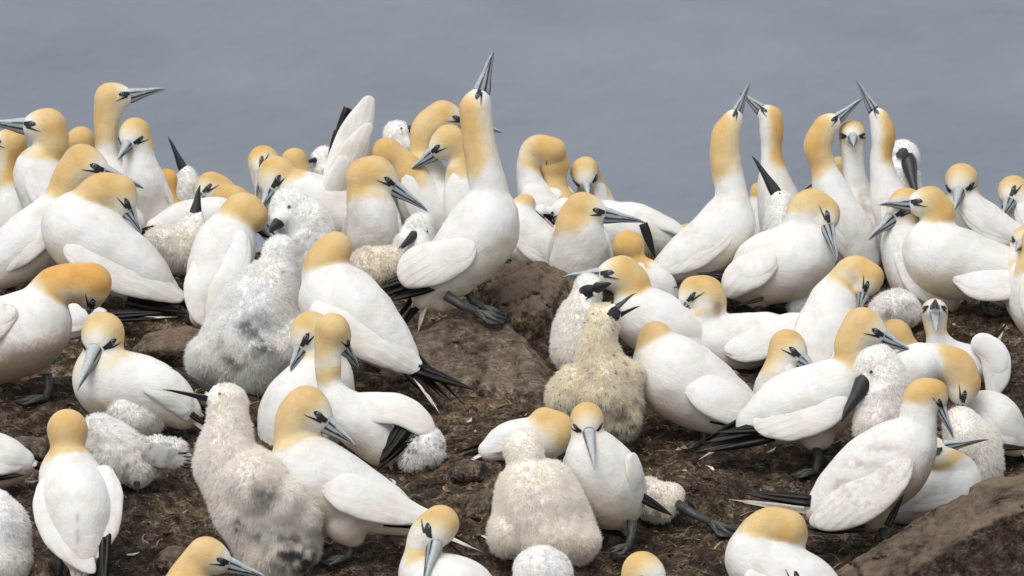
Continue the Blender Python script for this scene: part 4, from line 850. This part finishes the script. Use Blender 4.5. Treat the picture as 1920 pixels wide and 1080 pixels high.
gannet('gannet at the picture edge on the skyline with a dark bill pointing down', 480, [(1960, 450, 36), (1935, 425, 44), (1915, 385, 34), (1900, 358, 30)], (1874, 410, -10), hint=(-1, -.5, 0))
gannet('gannet cut by the picture edge beside a white wing, buff nape turned inward', 600, [(1960, 590, 36), (1935, 560, 52), (1920, 500, 36), (1915, 470, 28), (1922, 448, 26)], (1900, 470, -60), dirt=.25)
gannet('gannet standing at the very edge with a narrow white flank before the gaping bird', 620, [(1985, 610, 40), (1955, 580, 60), (1940, 520, 42), (1940, 480, 34), (1945, 450, 30)], (1935, 480, 60))
gannet('gannet bowing in a tight arch, face upside down against its white back', 702, [(1552, 688, 46, -40), (1545, 640, 60, -20), (1560, 582, 52, 0), (1578, 530, 36, 4), (1602, 507, 29, 0), (1629, 520, 29, -6)], (1606, 592, -10), hint=(1, -.15, 0), dirt=.3, tail=None, prim=None, smudge=[(1554, 660, (3, 34), .7)], wn=(0, -.3, -1), wings=[(1514, 600, 18, -50), (1516, 640, 32, -72), (1532, 690, 26, -90)], wings2=[(1602, 598, 16, -50), (1594, 640, 32, -72), (1574, 690, 24, -90)])  # thin smudge: painted shading of the crease down the back
chick('grey-white fluff of a chick behind the tightly arching gannet', 630, [(1660, 590, 34), (1685, 575, 40), (1705, 580, 30)], face=False, dirt=.5)
chick('chick sheltering under the belly of the gannet whose bill points straight down', 600, [(1500, 575, 28, 20), (1535, 565, 36, 20), (1550, 550, 26, 20)], face=False, dirt=.2)
gannet('standing cream-faced gannet above a long-billed chick, black wing tips trailing behind', 893, [(1420, 795, 40), (1488, 762, 66), (1560, 738, 66), (1596, 690, 38), (1597, 648, 34), (1616, 612, 37)], (1712, 660, -14), hint=(.3, -1, 0), dirt=.15, ax=1528,
       wings=[(1570, 755, 20, -58), (1540, 768, 38, -62), (1488, 785, 42, -58), (1445, 792, 30, -46), (1422, 790, 14, -40)], prim=[((1450, 812, -36), (1300, 848, -30), 36), ((1430, 800, -36), (1322, 830, -30), 30), ((1460, 800, -36), (1340, 812, -32), 22)], tail=(1310, 862), legs=[((1530, 830, -10), (1528, 890, -20), (-1, .05, -.4), 46), ((1570, 830, 30), (1572, 850, 30), (-1, 0, -.3), 34)], extra=[(1530, 812, 34)])
gannet('small-looking gannet with a thin buff neck and bill slanting down onto its breast', 770, [(1440, 755, 32), (1458, 725, 42), (1468, 685, 34), (1476, 650, 34)], (1542, 706, -12), hint=(.6, -1, 0), ylen=2.2)
gannet('gannet with only a round buff head showing beneath a slanting grey bill', 700, [(1720, 690, 36), (1705, 680, 40), (1688, 655, 34), (1678, 630, 33)], (1690, 640, 110))
gannet('gannet facing the camera with mouth open, one wing hanging behind it', 735, [(1850, 680, 30, 30), (1812, 685, 42, 20), (1775, 672, 38, 10), (1757, 630, 25, 0), (1752, 585, 26, 0)], (1748, 560, -96), hint=(0, -1, -.1), gape=(1750, 622, -84), dirt=.15, ylen=2.4, farwing=False,
       wings=[(1840, 645, 22, -20), (1862, 665, 28, -24), (1868, 700, 26, -24), (1862, 730, 16, -22)], wn=(-.2, 0, -1), prim=[((1860, 640, 10), (1890, 605, 10), 10)], tail=(1885, 608, 30))
chick('large pale chick bowing its head with a long black bill against a white wing', 935, [(1652, 800, 54), (1660, 748, 50), (1655, 705, 44), (1640, 684, 42)], (1574, 788, -20), hint=(-.6, -.8, -.1), dirt=.15, tint=(.92, .90, .87), bs=1.45)
gannet('gannet with a big looped buff neck, bill pressed down behind the soiled-back gannet', 888, [(1672, 770, 36), (1682, 732, 48), (1712, 694, 46), (1752, 674, 37), (1790, 688, 36), (1807, 718, 33)], (1798, 785, -14), hint=(1, -.1, 0), ylen=2.4, wings=None, tail=None)
gannet('gannet with only a white folded wing and black-edged tip showing behind the pale downy chick', 868, [(1905, 832, 24), (1868, 795, 52), (1845, 775, 44), (1848, 785, 34), (1850, 795, 28)], (1800, 800, 60), ylen=.5, dirt=.1, tail=(1945, 882), prim=[((1850, 836, -50), (1930, 840, -40), 16)])
chick('pale downy chick sitting behind the resting white gannet on the dark rock', 915, [(1835, 870, 46), (1820, 830, 54), (1800, 795, 38)], face=False, dirt=.2, tint=(.91, .89, .85))
gannet('large gannet with a soil-stained back, orange head bent down beside the dark rock', 1028, [(1535, 960, 30), (1595, 920, 64), (1668, 868, 76), (1716, 815, 48), (1722, 772, 36), (1730, 742, 33), (1752, 736, 26)], (1789, 822, -10), hint=(.6, -.8, 0), dirt=.95, ylen=2.2, ax=1668, rich=.25, smudge=[(1610, 868, (50, 12), .6), (1650, 838, (40, 10), .5), (1570, 905, (26, 14), .55), (1690, 905, (14, 26), .3)],
       wings=[(1690, 870, 20, -68), (1665, 892, 38, -72), (1610, 932, 48, -66), (1560, 962, 34, -52), (1530, 975, 16, -40)], prim=[((1580, 985, -45), (1500, 985, -40), 34), ((1660, 985, -64), (1692, 925, -62), 16), ((1520, 940, -20), (1390, 925, -10), 26), ((1620, 985, -50), (1530, 990, -44), 30)], tail=(1366, 936, 0), legs=[((1655, 990, -20), (1668, 1024, -30), (1, .05, -.4), 50)], extra=[(1640, 960, 40)])
gannet('white gannet resting curled on the dark rock, its grey bill showing past its neighbour', 975, [(1690, 950, 36, 10), (1735, 935, 48, 0), (1788, 918, 50, 0), (1806, 882, 29, -4), (1780, 868, 27, -14), (1752, 858, 27, -10), (1738, 842, 27, 10)], (1853, 822, -10), hint=(0, -1, -.2), ylen=3.4, dirt=.1)
gannet('gannet tucking its buff head behind a smooth white shoulder at the bottom edge', 1200, [(1550, 1150, 46), (1500, 1110, 74), (1418, 1055, 58), (1416, 1008, 44), (1444, 988, 38), (1476, 993, 38)], (1520, 1060, 50), dirt=.08, ylen=2.3,
       wings=[(1420, 1090, 30, -55), (1470, 1110, 44, -58), (1540, 1150, 40, -50)])
gannet('gannet with only a round pale-buff crown and dark eye above the bottom edge', 1250, [(1190, 1220, 50, 40), (1195, 1180, 62, 20), (1200, 1120, 42, 0), (1204, 1072, 39, 0)], (1275, 1104, -70), hint=(0, -1, -.3))
chick('grey-speckled fluffy head of a chick at the bottom edge', 1230, [(1020, 1190, 62), (1020, 1140, 60), (1018, 1076, 57)], None, nb=2, dirt=.6, fuzz=1.1)
chick('big cream-white chick hunched with its back turned, folds of down along its body', 1060, [(1030, 1000, 84), (1006, 935, 80), (992, 884, 40), (984, 842, 41)], None, dirt=.15, tint=(.91, .88, .825), lumps=[(960, 1000, 42, -20), (1075, 1010, 46, -10)])
gannet('gannet facing the camera on one green-lined leg beside the hunched cream chick', 1040, [(1155, 945, 52, 70), (1140, 915, 74, 30), (1118, 868, 60, 0), (1102, 825, 38, -6), (1100, 785, 32, -6)], (1114, 877, -72), hint=(0, -1, -.3), dirt=.12, ylen=1.9,
       wings=[(1182, 865, 18, -30), (1190, 890, 26, -24), (1196, 918, 20, -10)], wn=(1, 0, -.7), prim=[((1200, 930, 0), (1262, 968, 30), 22)], legs=[((1185, 975, 0), (1178, 1030, -10), (-.6, .15, -.7), 46)])
gannet('gannet tucking its buff neck low behind the hunched cream chick, white back level', 870, [(918, 845, 24), (962, 826, 38), (1022, 822, 42), (1050, 800, 32), (1020, 790, 27)], (970, 810, 40), dirt=.2, tail=(868, 870), prim=[((940, 858, -10), (865, 882, -10), 16)])
chick('soiled cream chick lying down with one grey leg and webbed foot stretched out', 995, [(1215, 930, 40), (1240, 940, 42), (1255, 930, 30)], face=False, dirt=.6, tint=(.90, .865, .80), legs=[((1268, 944, -20), (1330, 984, -40), (.75, .62, -.45), 62)])
chick('dirty yellowish chick squatting under the dirty-breasted gannet', 540, [(665, 500, 34), (700, 498, 44), (735, 490, 34)], face=False, dirt=.7, tint=(.88, .83, .74))
chick('white chick with a sooty bill resting between the dirty-breasted gannet and the tallest one', 520, [(770, 480, 40), (785, 455, 38), (788, 428, 30)], (742, 476, -20), dirt=.2)

# ---- loose feathers dropped on the mud
rgf = random.Random(4)
for (px, py, a, L, place) in ((1446, 846, 1.0, 34, 'below trailing black wing tips'), (905, 1010, 2.4, 30, 'behind a hunched chick'), (250, 1040, .5, 28, 'near the bottom pale stone'),
        (735, 905, 2.0, 30, 'under a standing gannet'), (60, 905, .3, 24, 'near a cut-off white flank'), (1330, 880, 2.2, 26, 'by a stretched grey webbed foot'),
        (880, 790, 1.2, 24, 'at the foot of the big slab')):
    fr = Frame(px, py); c = np.array([px, py, 0.0]); e = np.array([math.cos(a), -math.sin(a) * 0.4, 0.9 * math.sin(a)]) * L / 2
    o0 = fr.o + np.array([0, -3.0, -4.0]); v, f = blade(o0 - e, o0 + e, 8, UP + np.array([0, .2, -.5]), bend=3, thick=.15)
    fo = link('feather', new_mesh('feather', fr.loc(v), f), M_FEATHER, None, label='small white feather lying on the brown mud ' + place, category='feather', group='loose feathers on the mud'); fo.location = fr.G
